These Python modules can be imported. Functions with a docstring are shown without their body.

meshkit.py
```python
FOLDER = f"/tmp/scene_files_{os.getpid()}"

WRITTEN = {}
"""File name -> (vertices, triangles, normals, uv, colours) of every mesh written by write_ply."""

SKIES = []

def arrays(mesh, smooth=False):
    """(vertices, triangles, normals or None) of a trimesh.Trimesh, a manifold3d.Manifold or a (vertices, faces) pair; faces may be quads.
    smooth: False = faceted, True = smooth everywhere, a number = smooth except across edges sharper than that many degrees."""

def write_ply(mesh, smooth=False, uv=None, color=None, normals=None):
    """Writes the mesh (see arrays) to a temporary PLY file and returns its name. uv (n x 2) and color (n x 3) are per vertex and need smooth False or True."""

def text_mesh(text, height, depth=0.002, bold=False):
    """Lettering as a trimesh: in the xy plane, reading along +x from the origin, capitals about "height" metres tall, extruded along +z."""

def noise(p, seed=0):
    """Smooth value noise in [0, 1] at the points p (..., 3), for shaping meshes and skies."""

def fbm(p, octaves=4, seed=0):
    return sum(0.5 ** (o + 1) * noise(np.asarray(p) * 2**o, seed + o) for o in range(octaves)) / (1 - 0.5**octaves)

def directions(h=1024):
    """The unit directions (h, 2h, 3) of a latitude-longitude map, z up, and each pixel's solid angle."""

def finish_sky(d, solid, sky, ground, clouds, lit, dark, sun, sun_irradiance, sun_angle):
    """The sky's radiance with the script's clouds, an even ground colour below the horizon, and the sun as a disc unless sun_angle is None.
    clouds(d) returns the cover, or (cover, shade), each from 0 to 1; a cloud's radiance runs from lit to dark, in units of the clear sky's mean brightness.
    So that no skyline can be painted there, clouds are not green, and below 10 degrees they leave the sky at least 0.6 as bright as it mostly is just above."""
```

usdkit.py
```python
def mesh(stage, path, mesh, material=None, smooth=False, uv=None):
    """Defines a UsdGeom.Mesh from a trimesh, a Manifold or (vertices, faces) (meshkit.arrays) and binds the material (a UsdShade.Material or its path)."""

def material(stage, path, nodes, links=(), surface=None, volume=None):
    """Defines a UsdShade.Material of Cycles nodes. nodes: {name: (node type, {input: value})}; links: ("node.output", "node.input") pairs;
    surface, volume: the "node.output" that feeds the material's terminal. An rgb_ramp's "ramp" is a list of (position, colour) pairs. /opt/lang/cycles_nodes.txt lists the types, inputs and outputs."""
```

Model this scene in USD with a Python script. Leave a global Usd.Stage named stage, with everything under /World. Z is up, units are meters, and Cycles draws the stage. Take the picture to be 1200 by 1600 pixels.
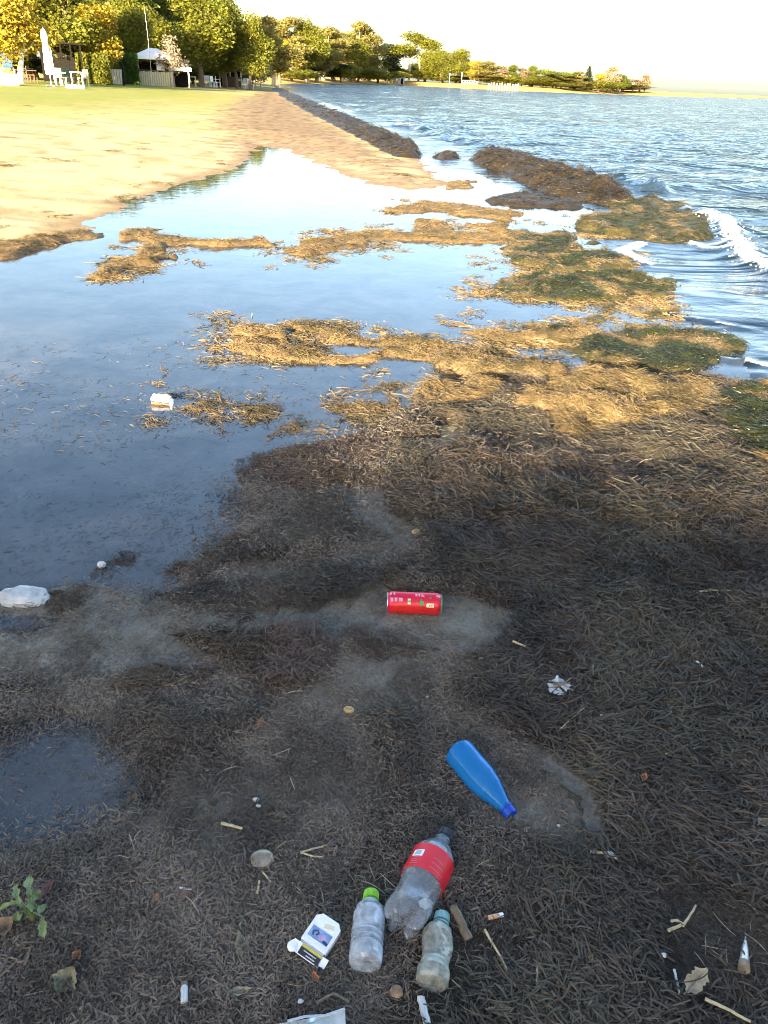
import math
import numpy as np, trimesh, shapely
from shapely.geometry import Polygon
from scipy.spatial.transform import Rotation
import usdkit, meshkit
from pxr import Usd, UsdGeom, UsdLux, UsdShade, Gf, Sdf, Vt

# ------------------------------------------------------------------ camera, sky, sun, exposure
stage = Usd.Stage.CreateInMemory()
UsdGeom.SetStageUpAxis(stage, "Z")
UsdGeom.SetStageMetersPerUnit(stage, 1.0)
world = UsdGeom.Xform.Define(stage, "/World")
stage.SetDefaultPrim(world.GetPrim())
UsdGeom.Scope.Define(stage, "/World/Looks")

EYE = np.array([0.0, 0.0, 1.5])
PITCH, ROLL, FPX = math.radians(29.36), math.radians(2.5), 1200.0
EXPOSURE = 3.08
SUN_EL, SUN_BACK = math.radians(13.0), math.radians(22.0)     # low sun, behind the camera and to its left
SUN_I, SUN_COL, SKY_STRENGTH = 1.25, (1.0, 0.84, 0.57), 0.072

_f = np.array([0, math.cos(PITCH), -math.sin(PITCH)]); _r = np.array([1.0, 0, 0]); _u = np.array([0, math.sin(PITCH), math.cos(PITCH)])
CR = math.cos(ROLL) * _r + math.sin(ROLL) * _u
CU = math.cos(ROLL) * _u - math.sin(ROLL) * _r
cam = UsdGeom.Camera.Define(stage, "/World/camera")
cam.AddTransformOp().Set(Gf.Matrix4d(*CR, 0, *CU, 0, *(-_f), 0, *EYE, 1))
cam.CreateHorizontalApertureAttr(36.0); cam.CreateVerticalApertureAttr(48.0); cam.CreateFocalLengthAttr(36.0)
cam.CreateClippingRangeAttr(Gf.Vec2f(0.05, 20000)); cam.CreateExposureAttr(EXPOSURE)

to_sun = np.array([-math.sin(SUN_BACK) * math.cos(SUN_EL), -math.cos(SUN_BACK) * math.cos(SUN_EL), math.sin(SUN_EL)])
sky_mat = usdkit.material(stage, "/World/Looks/sky", {
    "sky": ("sky_texture", {"sky_type": "single_scattering", "sun_disc": False, "sun_elevation": SUN_EL, "sun_rotation": math.atan2(to_sun[0], to_sun[1]), "aerosol_density": 1.75, "air_density": 0.9, "ozone_density": 1.4, "altitude": 0.0}),
    "tc": ("texture_coordinate", {}), "mp": ("mapping", {"scale": (1.6, 1.6, 5.0)}),
    "n": ("noise_texture", {"scale": 1.7, "detail": 5, "roughness": 0.55}),
    "cr": ("map_range", {"from_min": 0.56, "from_max": 0.78, "to_min": 0.0, "to_max": 0.30, "clamp": True}),
    "mix": ("mix_color", {"blend_type": "mix", "b": (6.5, 6.2, 5.8), "use_clamp": False}),
    "bg": ("background_shader", {"strength": SKY_STRENGTH})},
    [("tc.generated", "mp.vector"), ("mp.vector", "n.vector"), ("n.fac", "cr.value"), ("cr.result", "mix.fac"), ("sky.color", "mix.a"), ("mix.result", "bg.color")], surface="bg.background")
dome = UsdLux.DomeLight.Define(stage, "/World/sky")
UsdShade.MaterialBindingAPI.Apply(dome.GetPrim()).Bind(sky_mat)
dome.GetPrim().SetCustomDataByKey("kind", "structure")
sun = UsdLux.DistantLight.Define(stage, "/World/sun")
sun.CreateIntensityAttr(SUN_I); sun.CreateAngleAttr(0.5); sun.CreateColorAttr(Gf.Vec3f(*SUN_COL)); sun.CreateNormalizeAttr(True)
_z = to_sun; _x = np.cross([0, 0, 1.0], _z); _x /= np.linalg.norm(_x); _y = np.cross(_z, _x)
sun.AddTransformOp().Set(Gf.Matrix4d(*_x, 0, *_y, 0, *_z, 0, 0, 0, 50, 1))

# ------------------------------------------------------------------ helpers
RNG = np.random.default_rng(7)
def ray(px, py):
    v = _f + (px - 600) / FPX * CR - (py - 800) / FPX * CU
    return v / np.linalg.norm(v)
def P(px, py, z=0.0):
    v = ray(px, py); return EYE + v * ((z - EYE[2]) / v[2])
def at(px, py, d):                     # the point of a line of sight at horizontal distance d
    v = ray(px, py); return EYE + v * (d / math.hypot(v[0], v[1]))
def xy(px, d, py=130):
    return at(px, py, d)[:2]
def sm(x, a, b):
    t = np.clip((np.asarray(x, float) - a) / (b - a), 0, 1); return t * t * (3 - 2 * t)
def fbm(x, y, scale, octaves=4, seed=0):
    return meshkit.fbm(np.stack([np.asarray(x) * scale, np.asarray(y) * scale, np.full(np.shape(x), seed * 7.31)], -1), octaves, seed)
def wpoly(pts, z=0.0):
    return Polygon([tuple(P(*p, z)[:2]) if len(p) == 2 else (p[0], p[1]) for p in pts]).buffer(0)
def sdist(poly, x, y):                 # > 0 inside
    pts = shapely.points(np.ravel(x), np.ravel(y)); shapely.prepare(poly)
    d = shapely.distance(poly.boundary, pts)
    return np.where(shapely.contains_xy(poly, np.ravel(x), np.ravel(y)), d, -d).reshape(np.shape(x))

NAMES = {}
def numbered(parent, name):
    k = (parent, name); n = NAMES.get(k, 0); NAMES[k] = n + 1
    return f"{parent}/{name}" + (f"_{n:03d}" if n else "")
def tag(o, label=None, cat=None, group=None, kind=None):
    o = o.GetPrim() if hasattr(o, "GetPrim") else o
    for k, v in (("label", label), ("category", cat), ("group", group), ("kind", kind)):
        if v: o.SetCustomDataByKey(k, v)
    return o
def frame(o, z=(0, 0, 1), x=(1, 0, 0)):
    z = np.asarray(z, float); z = z / np.linalg.norm(z); x = np.asarray(x, float); x = x - z * (x @ z); x /= np.linalg.norm(x); y = np.cross(z, x)
    return Gf.Matrix4d(*map(float, x), 0, *map(float, y), 0, *map(float, z), 0, *map(float, o), 1)
def thing(name, label, cat, m=None, group=None):
    x = UsdGeom.Xform.Define(stage, numbered("/World", name))
    x.AddTransformOp().Set(m if m is not None else Gf.Matrix4d(1))
    tag(x, label, cat, group); return x
def part(parent, name, mesh, mat, smooth=False, label=None, kind=None):
    base = str(parent.GetPath()) if parent is not None else "/World"
    m = usdkit.mesh(stage, numbered(base, name), mesh, mat, smooth)
    tag(m, label, kind=kind); return m
def solo(name, mesh, mat, label, cat, m=None, smooth=False, group=None):
    o = usdkit.mesh(stage, numbered("/World", name), mesh, mat, smooth)
    if m is not None: o.AddTransformOp().Set(m)
    tag(o, label, cat, group); return o
def primvar(m, name, data, typ):
    UsdGeom.PrimvarsAPI(m).CreatePrimvar(name, typ, "vertex").Set(data)
def cat(ms):
    vs, fs, n = [], [], 0
    for m in ms:
        v, f = (m.vertices, m.faces) if hasattr(m, "vertices") else m
        vs.append(np.asarray(v)); fs.append(np.asarray(f) + n); n += len(v)
    return np.vstack(vs), np.vstack(fs)
def box(sx, sy, sz, c=(0, 0, 0), rz=0.0, ch=0.0):
    if ch:
        import manifold3d as m3
        pts = [(a * (sx / 2 - (ch if k != 0 else 0)), b * (sy / 2 - (ch if k != 1 else 0)), d * (sz / 2 - (ch if k != 2 else 0))) for a in (-1, 1) for b in (-1, 1) for d in (-1, 1) for k in range(3)]
        h = m3.Manifold.hull_points(np.array(pts)).to_mesh(); v, f = np.array(h.vert_properties[:, :3]), np.array(h.tri_verts)
    else:
        b = trimesh.creation.box([sx, sy, sz]); v, f = np.array(b.vertices), np.array(b.faces)
    c_, s_ = math.cos(rz), math.sin(rz); v = v @ np.array([[c_, s_, 0], [-s_, c_, 0], [0, 0, 1]])
    return v + np.asarray(c, float), f
def tube(pts, rad, n=7, cap=True):
    p = np.asarray(pts, float); rad = np.broadcast_to(rad, (len(p),)); t = np.gradient(p, axis=0); t /= np.linalg.norm(t, axis=1, keepdims=True) + 1e-12
    ref = np.array([0, 0, 1.0]) if abs(t[:, 2]).mean() < 0.9 else np.array([1.0, 0, 0])
    a = np.cross(t, ref); a /= np.linalg.norm(a, axis=1, keepdims=True) + 1e-12; b = np.cross(t, a); ang = np.arange(n) * 2 * np.pi / n
    v = (p[:, None] + rad[:, None, None] * (np.cos(ang)[None, :, None] * a[:, None] + np.sin(ang)[None, :, None] * b[:, None])).reshape(-1, 3)
    f = []
    for i in range(len(p) - 1):
        for j in range(n):
            q = [i * n + j, i * n + (j + 1) % n, (i + 1) * n + (j + 1) % n, (i + 1) * n + j]; f += [[q[0], q[2], q[1]], [q[0], q[3], q[2]]]
    if cap:
        v = np.vstack([v, p[:1], p[-1:]])
        for j in range(n):
            f += [[len(v) - 2, j, (j + 1) % n], [len(v) - 1, (len(p) - 1) * n + (j + 1) % n, (len(p) - 1) * n + j]]
    return v, np.array(f)
def lathe(prof, seg=48, mod=None):     # prof: (z, r) along +z; mod(z, theta, r) changes the radius; closed at the ends where r = 0
    pr = np.asarray(prof, float); th = np.arange(seg) * 2 * np.pi / seg
    Z, T = np.meshgrid(pr[:, 0], th, indexing="ij"); R = np.repeat(pr[:, 1:2], seg, 1)
    v = None
    if mod: R, Z = mod(Z, T, R)
    v = np.stack([R * np.cos(T), R * np.sin(T), Z], -1).reshape(-1, 3)
    i, j = np.meshgrid(np.arange(len(pr) - 1), np.arange(seg), indexing="ij"); j2 = (j + 1) % seg
    q = np.stack([i * seg + j, i * seg + j2, (i + 1) * seg + j2, (i + 1) * seg + j], -1).reshape(-1, 4)
    return v, np.vstack([q[:, [0, 1, 2]], q[:, [0, 2, 3]]])
def resample(prof, n):
    p = np.asarray(prof, float); s = np.r_[0, np.cumsum(np.hypot(*np.diff(p, axis=0).T))]; t = np.linspace(0, s[-1], n)
    t = np.unique(np.r_[t, s]); return np.stack([np.interp(t, s, p[:, 0]), np.interp(t, s, p[:, 1])], 1)
def patch(r, z0, z1, t0, t1, n=8, fn=None):   # a curved piece of a cylinder's side, thin and closed
    zs, ts = np.linspace(z0, z1, 3), np.linspace(t0, t1, n)
    Z, T = np.meshgrid(zs, ts, indexing="ij"); R = r if fn is None else fn(Z, T)
    v = np.stack([R * np.cos(T), R * np.sin(T), Z], -1).reshape(-1, 3)
    i, j = np.meshgrid(np.arange(2), np.arange(n - 1), indexing="ij")
    q = np.stack([i * n + j, i * n + j + 1, (i + 1) * n + j + 1, (i + 1) * n + j], -1).reshape(-1, 4)
    return v, np.vstack([q[:, [0, 1, 2]], q[:, [0, 2, 3]]])
def lump(rx, ry, rz, seed, amp=0.25, sub=3, freq=2.2):
    s = trimesh.creation.icosphere(sub, 1.0); v = np.array(s.vertices)
    d = 1 + amp * (meshkit.fbm(v * freq + seed * 3.7, 4, seed) - 0.5) * 2
    return v * d[:, None] * np.array([rx, ry, rz]), np.array(s.faces)
def grid_faces(nr, nc):
    i, j = np.meshgrid(np.arange(nr - 1), np.arange(nc - 1), indexing="ij")
    return np.stack([i * nc + j, i * nc + j + 1, (i + 1) * nc + j + 1, (i + 1) * nc + j], -1).reshape(-1, 4)
def quads(q):
    return np.vstack([q[:, [0, 1, 2]], q[:, [0, 2, 3]]])

# ------------------------------------------------------------------ materials
def ML(name): return f"/World/Looks/{name}"
MAT = {}
def plain(name, col, rough=0.6, var=0.15, scale=20, bump=0.0, bscale=60, metallic=0.0, spec=0.5, coord="object", **kw):
    lo, hi = [c * (1 - var) for c in col], [min(1, c * (1 + var)) for c in col]
    nodes = {"tc": ("texture_coordinate", {}), "n": ("noise_texture", {"scale": scale, "detail": 4}), "r": ("rgb_ramp", {"ramp": [(0.3, lo), (0.7, hi)]}),
             "p": ("principled_bsdf", {"roughness": rough, "metallic": metallic, "specular_ior_level": spec, **kw})}
    links = [(f"tc.{coord}", "n.vector"), ("n.fac", "r.fac"), ("r.color", "p.base_color")]
    if bump:
        nodes |= {"n2": ("noise_texture", {"scale": bscale, "detail": 4}), "b": ("bump", {"strength": bump, "distance": 0.01})}
        links += [(f"tc.{coord}", "n2.vector"), ("n2.fac", "b.height"), ("b.normal", "p.normal")]
    MAT[name] = usdkit.material(stage, ML(name), nodes, links, surface="p.BSDF"); return MAT[name]
LEAF_TONE = {"leaf_hedge": 2.2}
def leafy(name, cols, trans=0.35, wscale=0.25, lo=0.6, hi=1.25, rough=0.6):
    cols = [tuple(min(0.6, v * LEAF_TONE.get(name, 1.0)) for v in c) for c in cols]; n = len(cols); ramp = [((i + 0.5) / n, c) for i, c in enumerate(cols)]
    MAT[name] = usdkit.material(stage, ML(name), {
        "g": ("geometry", {}), "r": ("rgb_ramp", {"ramp": ramp}), "n": ("noise_texture", {"scale": wscale, "detail": 3}), "oi": ("object_info", {}),
        "mr": ("map_range", {"from_min": 0.3, "from_max": 0.7, "to_min": lo, "to_max": hi, "clamp": True}),
        "m": ("vector_math", {"math_type": "scale"}), "d": ("principled_bsdf", {"roughness": rough, "specular_ior_level": 0.25}), "t": ("translucent_bsdf", {}), "mx": ("mix_closure", {"fac": trans})},
        [("g.random_per_island", "r.fac"), ("g.position", "n.vector"), ("n.fac", "mr.value"), ("r.color", "m.vector1"), ("mr.result", "m.scale"),
         ("m.vector", "d.base_color"), ("m.vector", "t.color"), ("d.BSDF", "mx.closure1"), ("t.BSDF", "mx.closure2")], surface="mx.closure")
    return MAT[name]
def weedy(name, cols, cols2=None, rough=0.6, wscale=1.3, lo=0.6, hi=1.3, split=(0.47, 0.55), pscale=1.6):
    """Strands: each its own tone, drier and wetter patches (cols, cols2) side by side."""
    ramp = lambda c: [((i + 0.5) / len(c), v) for i, v in enumerate(c)]
    nodes = {"g": ("geometry", {}), "r": ("rgb_ramp", {"ramp": ramp(cols)}), "r2": ("rgb_ramp", {"ramp": ramp(cols2 or cols)}), "n": ("noise_texture", {"scale": wscale * 3.1, "detail": 4, "roughness": 0.6}),
        "mr": ("map_range", {"from_min": 0.32, "from_max": 0.68, "to_min": lo, "to_max": hi, "clamp": True}),
        "n3": ("noise_texture", {"scale": pscale, "detail": 4, "roughness": 0.62}), "ar": ("map_range", {"from_min": split[0], "from_max": split[1], "to_min": 0.0, "to_max": 1.0, "clamp": True}),
        "am": ("mix_color", {"blend_type": "mix"}), "m": ("vector_math", {"math_type": "scale"}), "p": ("principled_bsdf", {"roughness": rough, "specular_ior_level": 0.35})}
    links = [("g.random_per_island", "r.fac"), ("g.random_per_island", "r2.fac"), ("g.position", "n.vector"), ("g.position", "n3.vector"), ("n3.fac", "ar.value"), ("ar.result", "am.fac"), ("n.fac", "mr.value"),
             ("r.color", "am.a"), ("r2.color", "am.b"), ("am.result", "m.vector1"), ("mr.result", "m.scale"), ("m.vector", "p.base_color")]
    MAT[name] = usdkit.material(stage, ML(name), nodes, links, surface="p.BSDF"); return MAT[name]
def matty(name, lo, hi, rough=0.75):           # the matted underside of a weed bank, darkened so strand gaps look shaded
    MAT[name] = usdkit.material(stage, ML(name), {
        "g": ("geometry", {}), "mp": ("mapping", {"scale": (1, 1, 2)}), "n": ("noise_texture", {"scale": 38, "detail": 6, "roughness": 0.7, "distortion": 1.2}), "r": ("rgb_ramp", {"ramp": [(0.35, lo), (0.68, hi)]}),
        "b": ("bump", {"strength": 0.8, "distance": 0.012}), "p": ("principled_bsdf", {"roughness": rough, "specular_ior_level": 0.3})},
        [("g.position", "mp.vector"), ("mp.vector", "n.vector"), ("n.fac", "r.fac"), ("r.color", "p.base_color"), ("n.fac", "b.height"), ("b.normal", "p.normal")], surface="p.BSDF")
    return MAT[name]
def clear(name, tint, body, cloud=0.25, rough=0.08, scale=30, bump=0.25):   # thin see-through plastic with a cloudy, dirty skin
    MAT[name] = usdkit.material(stage, ML(name), {
        "tc": ("texture_coordinate", {}), "n": ("noise_texture", {"scale": scale, "detail": 5, "roughness": 0.6}), "mr": ("map_range", {"from_min": 0.3, "from_max": 0.75, "to_min": cloud * 0.35, "to_max": cloud * 1.6, "clamp": True}),
        "t": ("transparent_bsdf", {"color": tint}), "d": ("diffuse_bsdf", {"color": body}), "gl": ("glossy_bsdf", {"color": (1, 1, 1), "roughness": rough}), "fr": ("fresnel", {"IOR": 1.5}),
        "n2": ("noise_texture", {"scale": scale * 1.3, "detail": 3}), "b": ("bump", {"strength": bump, "distance": 0.004}), "m1": ("mix_closure", {}), "m2": ("mix_closure", {})},
        [("tc.object", "n.vector"), ("tc.object", "n2.vector"), ("n2.fac", "b.height"), ("b.normal", "gl.normal"), ("b.normal", "fr.normal"), ("n.fac", "mr.value"), ("mr.result", "m1.fac"), ("t.BSDF", "m1.closure1"), ("d.BSDF", "m1.closure2"),
         ("fr.fac", "m2.fac"), ("m1.closure", "m2.closure1"), ("gl.BSDF", "m2.closure2")], surface="m2.closure")
    return MAT[name]

weedy("weed_dry", [(0.055, 0.042, 0.03), (0.21, 0.16, 0.108), (0.12, 0.096, 0.06), (0.36, 0.295, 0.205), (0.25, 0.185, 0.118), (0.55, 0.49, 0.39), (0.16, 0.12, 0.075)], [(0.05, 0.041, 0.027), (0.15, 0.125, 0.08), (0.095, 0.085, 0.05), (0.29, 0.245, 0.17), (0.18, 0.145, 0.092), (0.50, 0.455, 0.37), (0.08, 0.066, 0.042)], lo=0.45, hi=1.6)
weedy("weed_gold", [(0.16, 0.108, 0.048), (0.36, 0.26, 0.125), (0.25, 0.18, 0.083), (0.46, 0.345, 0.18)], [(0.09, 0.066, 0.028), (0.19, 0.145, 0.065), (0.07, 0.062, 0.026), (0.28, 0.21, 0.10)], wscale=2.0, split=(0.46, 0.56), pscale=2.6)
weedy("weed_green", [(0.02, 0.024, 0.008), (0.09, 0.08, 0.022), (0.04, 0.045, 0.013), (0.15, 0.12, 0.04), (0.024, 0.024, 0.009)], [(0.12, 0.085, 0.04), (0.32, 0.225, 0.105), (0.20, 0.14, 0.064), (0.42, 0.31, 0.16)], rough=0.4, wscale=1.6, split=(0.50, 0.57), pscale=2.4, lo=0.4, hi=1.5)
weedy("weed_dark", [(0.018, 0.014, 0.009), (0.065, 0.046, 0.026), (0.032, 0.028, 0.014), (0.11, 0.076, 0.04)], [(0.04, 0.029, 0.016), (0.11, 0.075, 0.04), (0.16, 0.11, 0.058), (0.05, 0.042, 0.018)], rough=0.45, split=(0.47, 0.58), pscale=2.2, lo=0.45, hi=1.5)
weedy("weed_russet", [(0.08, 0.052, 0.04), (0.23, 0.16, 0.125), (0.13, 0.085, 0.065), (0.40, 0.33, 0.275)], [(0.07, 0.05, 0.03), (0.2, 0.15, 0.09), (0.12, 0.09, 0.05)])
weedy("weed_bits", [(0.15, 0.118, 0.088), (0.29, 0.225, 0.165), (0.10, 0.08, 0.06), (0.42, 0.34, 0.25), (0.32, 0.225, 0.145), (0.60, 0.54, 0.45)], [(0.09, 0.07, 0.052), (0.20, 0.158, 0.112), (0.14, 0.106, 0.077), (0.34, 0.275, 0.21)], pscale=5)
weedy("weed_afloat", [(0.06, 0.055, 0.05), (0.03, 0.026, 0.022), (0.14, 0.125, 0.11), (0.07, 0.055, 0.042)])
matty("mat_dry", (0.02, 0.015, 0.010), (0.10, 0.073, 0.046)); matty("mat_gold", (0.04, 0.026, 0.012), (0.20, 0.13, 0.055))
matty("mat_green", (0.015, 0.014, 0.005), (0.08, 0.064, 0.022), 0.5); matty("mat_dark", (0.008, 0.006, 0.004), (0.045, 0.032, 0.018), 0.5)
matty("mat_russet", (0.025, 0.018, 0.013), (0.11, 0.076, 0.058))

# ------------------------------------------------------------------ the lie of the land (plan in world metres, read off the photograph's waterlines)
far_shore = [(430, 131), (500, 131.2), (620, 133), (700, 137), (800, 142), (900, 146), (1000, 149), (1040, 150.6), (1120, 153.0), (1200, 155.0), (1500, 167.4)]
sea_left = [(668, 262), (650, 240), (600, 214), (560, 197), (520, 177), (480, 161), (447, 143)]
near_right = [(1500, 900), (1250, 740), (1100, 610)]
Wd = lambda x, y: (x, y, 0)
water_pts = ([(-700, 455), (-200, 425), (0, 400), (60, 388), (100, 370), (140, 345), (210, 315), (290, 285), (375, 262), (390, 240), (410, 228), (440, 232), (480, 248), (540, 272), (600, 292), (660, 298), (700, 290)]
             + sea_left + far_shore + [Wd(4500, 2500), Wd(4500, -3000), Wd(60, -3000), Wd(9, -40), Wd(4.2, -4)] + near_right
             + [(1000, 610), (900, 610), (780, 625), (640, 665), (520, 690), (400, 730), (385, 800), (335, 860), (300, 900), (240, 930), (150, 915), (60, 925), (-100, 940), (-700, 1000)])
WATER = wpoly(water_pts)
sea_pts = ([(430, 131), (447, 143), (480, 161), (520, 177), (560, 197), (600, 214), (650, 240), (690, 262), (735, 268), (800, 292), (870, 312), (930, 328), (925, 372), (955, 398), (1010, 440), (1020, 480), (1060, 520), (1160, 565), (1250, 740), (1500, 900)]
           + [Wd(4.2, -4), Wd(9, -40), Wd(60, -3000), Wd(4500, -3000), Wd(4500, 2500)] + far_shore[::-1][:-1])
SEA = wpoly(sea_pts)
POOLS = [wpoly(p) for p in ([(-160, 1150), (-40, 1120), (40, 1105), (150, 1108), (240, 1150), (300, 1195), (235, 1255), (150, 1335), (40, 1350), (-160, 1340)],
                            [(40, 1040), (60, 1075), (0, 1085), (-40, 1060)], [(-120, 960), (0, 955), (70, 975), (40, 1000), (-60, 1010)], [(330, 960), (420, 985), (520, 1000), (600, 965), (560, 955), (450, 968)])]
SHOALS = [wpoly(p) for p in ([(140, 652), (200, 636), (250, 645), (232, 670), (170, 672)], [(370, 660), (480, 652), (540, 640), (600, 650), (520, 672), (430, 692)], [(280, 760), (330, 725), (392, 728), (385, 790), (330, 830), (290, 800)], [(0, 850), (40, 830), (60, 880), (20, 910), (-40, 905)])]
def shoal(x, y):
    k = 0.0
    for p in SHOALS: k = np.maximum(k, sm(sdist(p, x, y) + (fbm(x, y, 4.0, 4, 51) - 0.5) * 0.35, -0.12, 0.14))
    return k
def terrain(x, y):
    x, y = np.asarray(x, float), np.asarray(y, float)
    sd = -sdist(WATER, x, y)                                     # > 0 on land
    r = np.hypot(x, y)
    sd = sd + (fbm(x, y, 2.2, 4, 3) - 0.5) * np.clip(0.05 * r, 0.0, 0.5)
    near = 1 - sm(y, 2.6, 5.5) + 0 * x
    back = sm(-y, 4, 12)
    rise_far = 0.72 * (1 - np.exp(-np.maximum(sd, 0) / 14.0)) + 0.8 * sm(r, 90, 160) * sm(sd, 0, 12)
    rise_near = 0.022 * (1 - np.exp(-np.maximum(sd, 0) / 0.25)) + 0.012 * np.maximum(sd, 0) + 0.6 * back
    zl = near * np.minimum(rise_near, 1.2) + (1 - near) * rise_far
    seaward = sm(sdist(SEA, x, y), -0.5, 3.0)
    zw = -np.clip(-sd * 0.06, 0, 0.05) - seaward * np.clip((-sd - 0.3) * 0.06, 0, 1.5)
    z = np.where(sd > 0, zl, zw) + (fbm(x, y, 5.0, 4, 11) - 0.5) * 0.016 * np.clip(r / 3, 0.6, 2.0) * sm(r, 120, 40)
    sh = shoal(x, y); z = np.where(z < 0, z * (1 - 0.8 * sh), z)
    for k, p in enumerate(POOLS):
        w = sm(sdist(p, x, y) + (fbm(x, y, 5.0, 5, 57) - 0.5) * 0.30, -0.05, 0.10); z = np.where(r < 6, z * (1 - w) - 0.012 * w, z)
    return z

# weed banks: name, class, outline in the photograph, thickness, label
MAIN = [(690, 552), (740, 556), (800, 570), (850, 582), (895, 580), (960, 578), (1040, 588), (1100, 588), (1150, 598), (1230, 605), (1500, 690), (1900, 1100), (2200, 1700), (2000, 2300), (380, 2300), (330, 1800), (350, 1640), (380, 1560), (430, 1495), (520, 1440),
        (560, 1370), (590, 1300), (610, 1240), (585, 1180), (560, 1130), (620, 1110), (690, 1145), (740, 1168), (800, 1198), (850, 1228), (900, 1275), (915, 1340), (960, 1345), (940, 1250), (880, 1200), (800, 1165), (730, 1130), (710, 1090), (760, 1070), (740, 1045), (790, 1010), (812, 975), (770, 955), (690, 945), (605, 935),
        (600, 905), (660, 880), (640, 835), (595, 800), (575, 750), (610, 705), (600, 668), (640, 645), (650, 625), (635, 618), (660, 604), (730, 600), (790, 610), (760, 596), (700, 582), (675, 566)]
SAND_HOLES = [[(640, 700), (690, 690), (715, 705), (690, 718), (650, 715)], [(690, 1150), (740, 1170), (800, 1200), (860, 1235), (905, 1290), (912, 1350), (860, 1350), (800, 1310), (750, 1290), (700, 1215)],
              [(680, 665), (705, 668), (715, 695), (690, 700)]]
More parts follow.
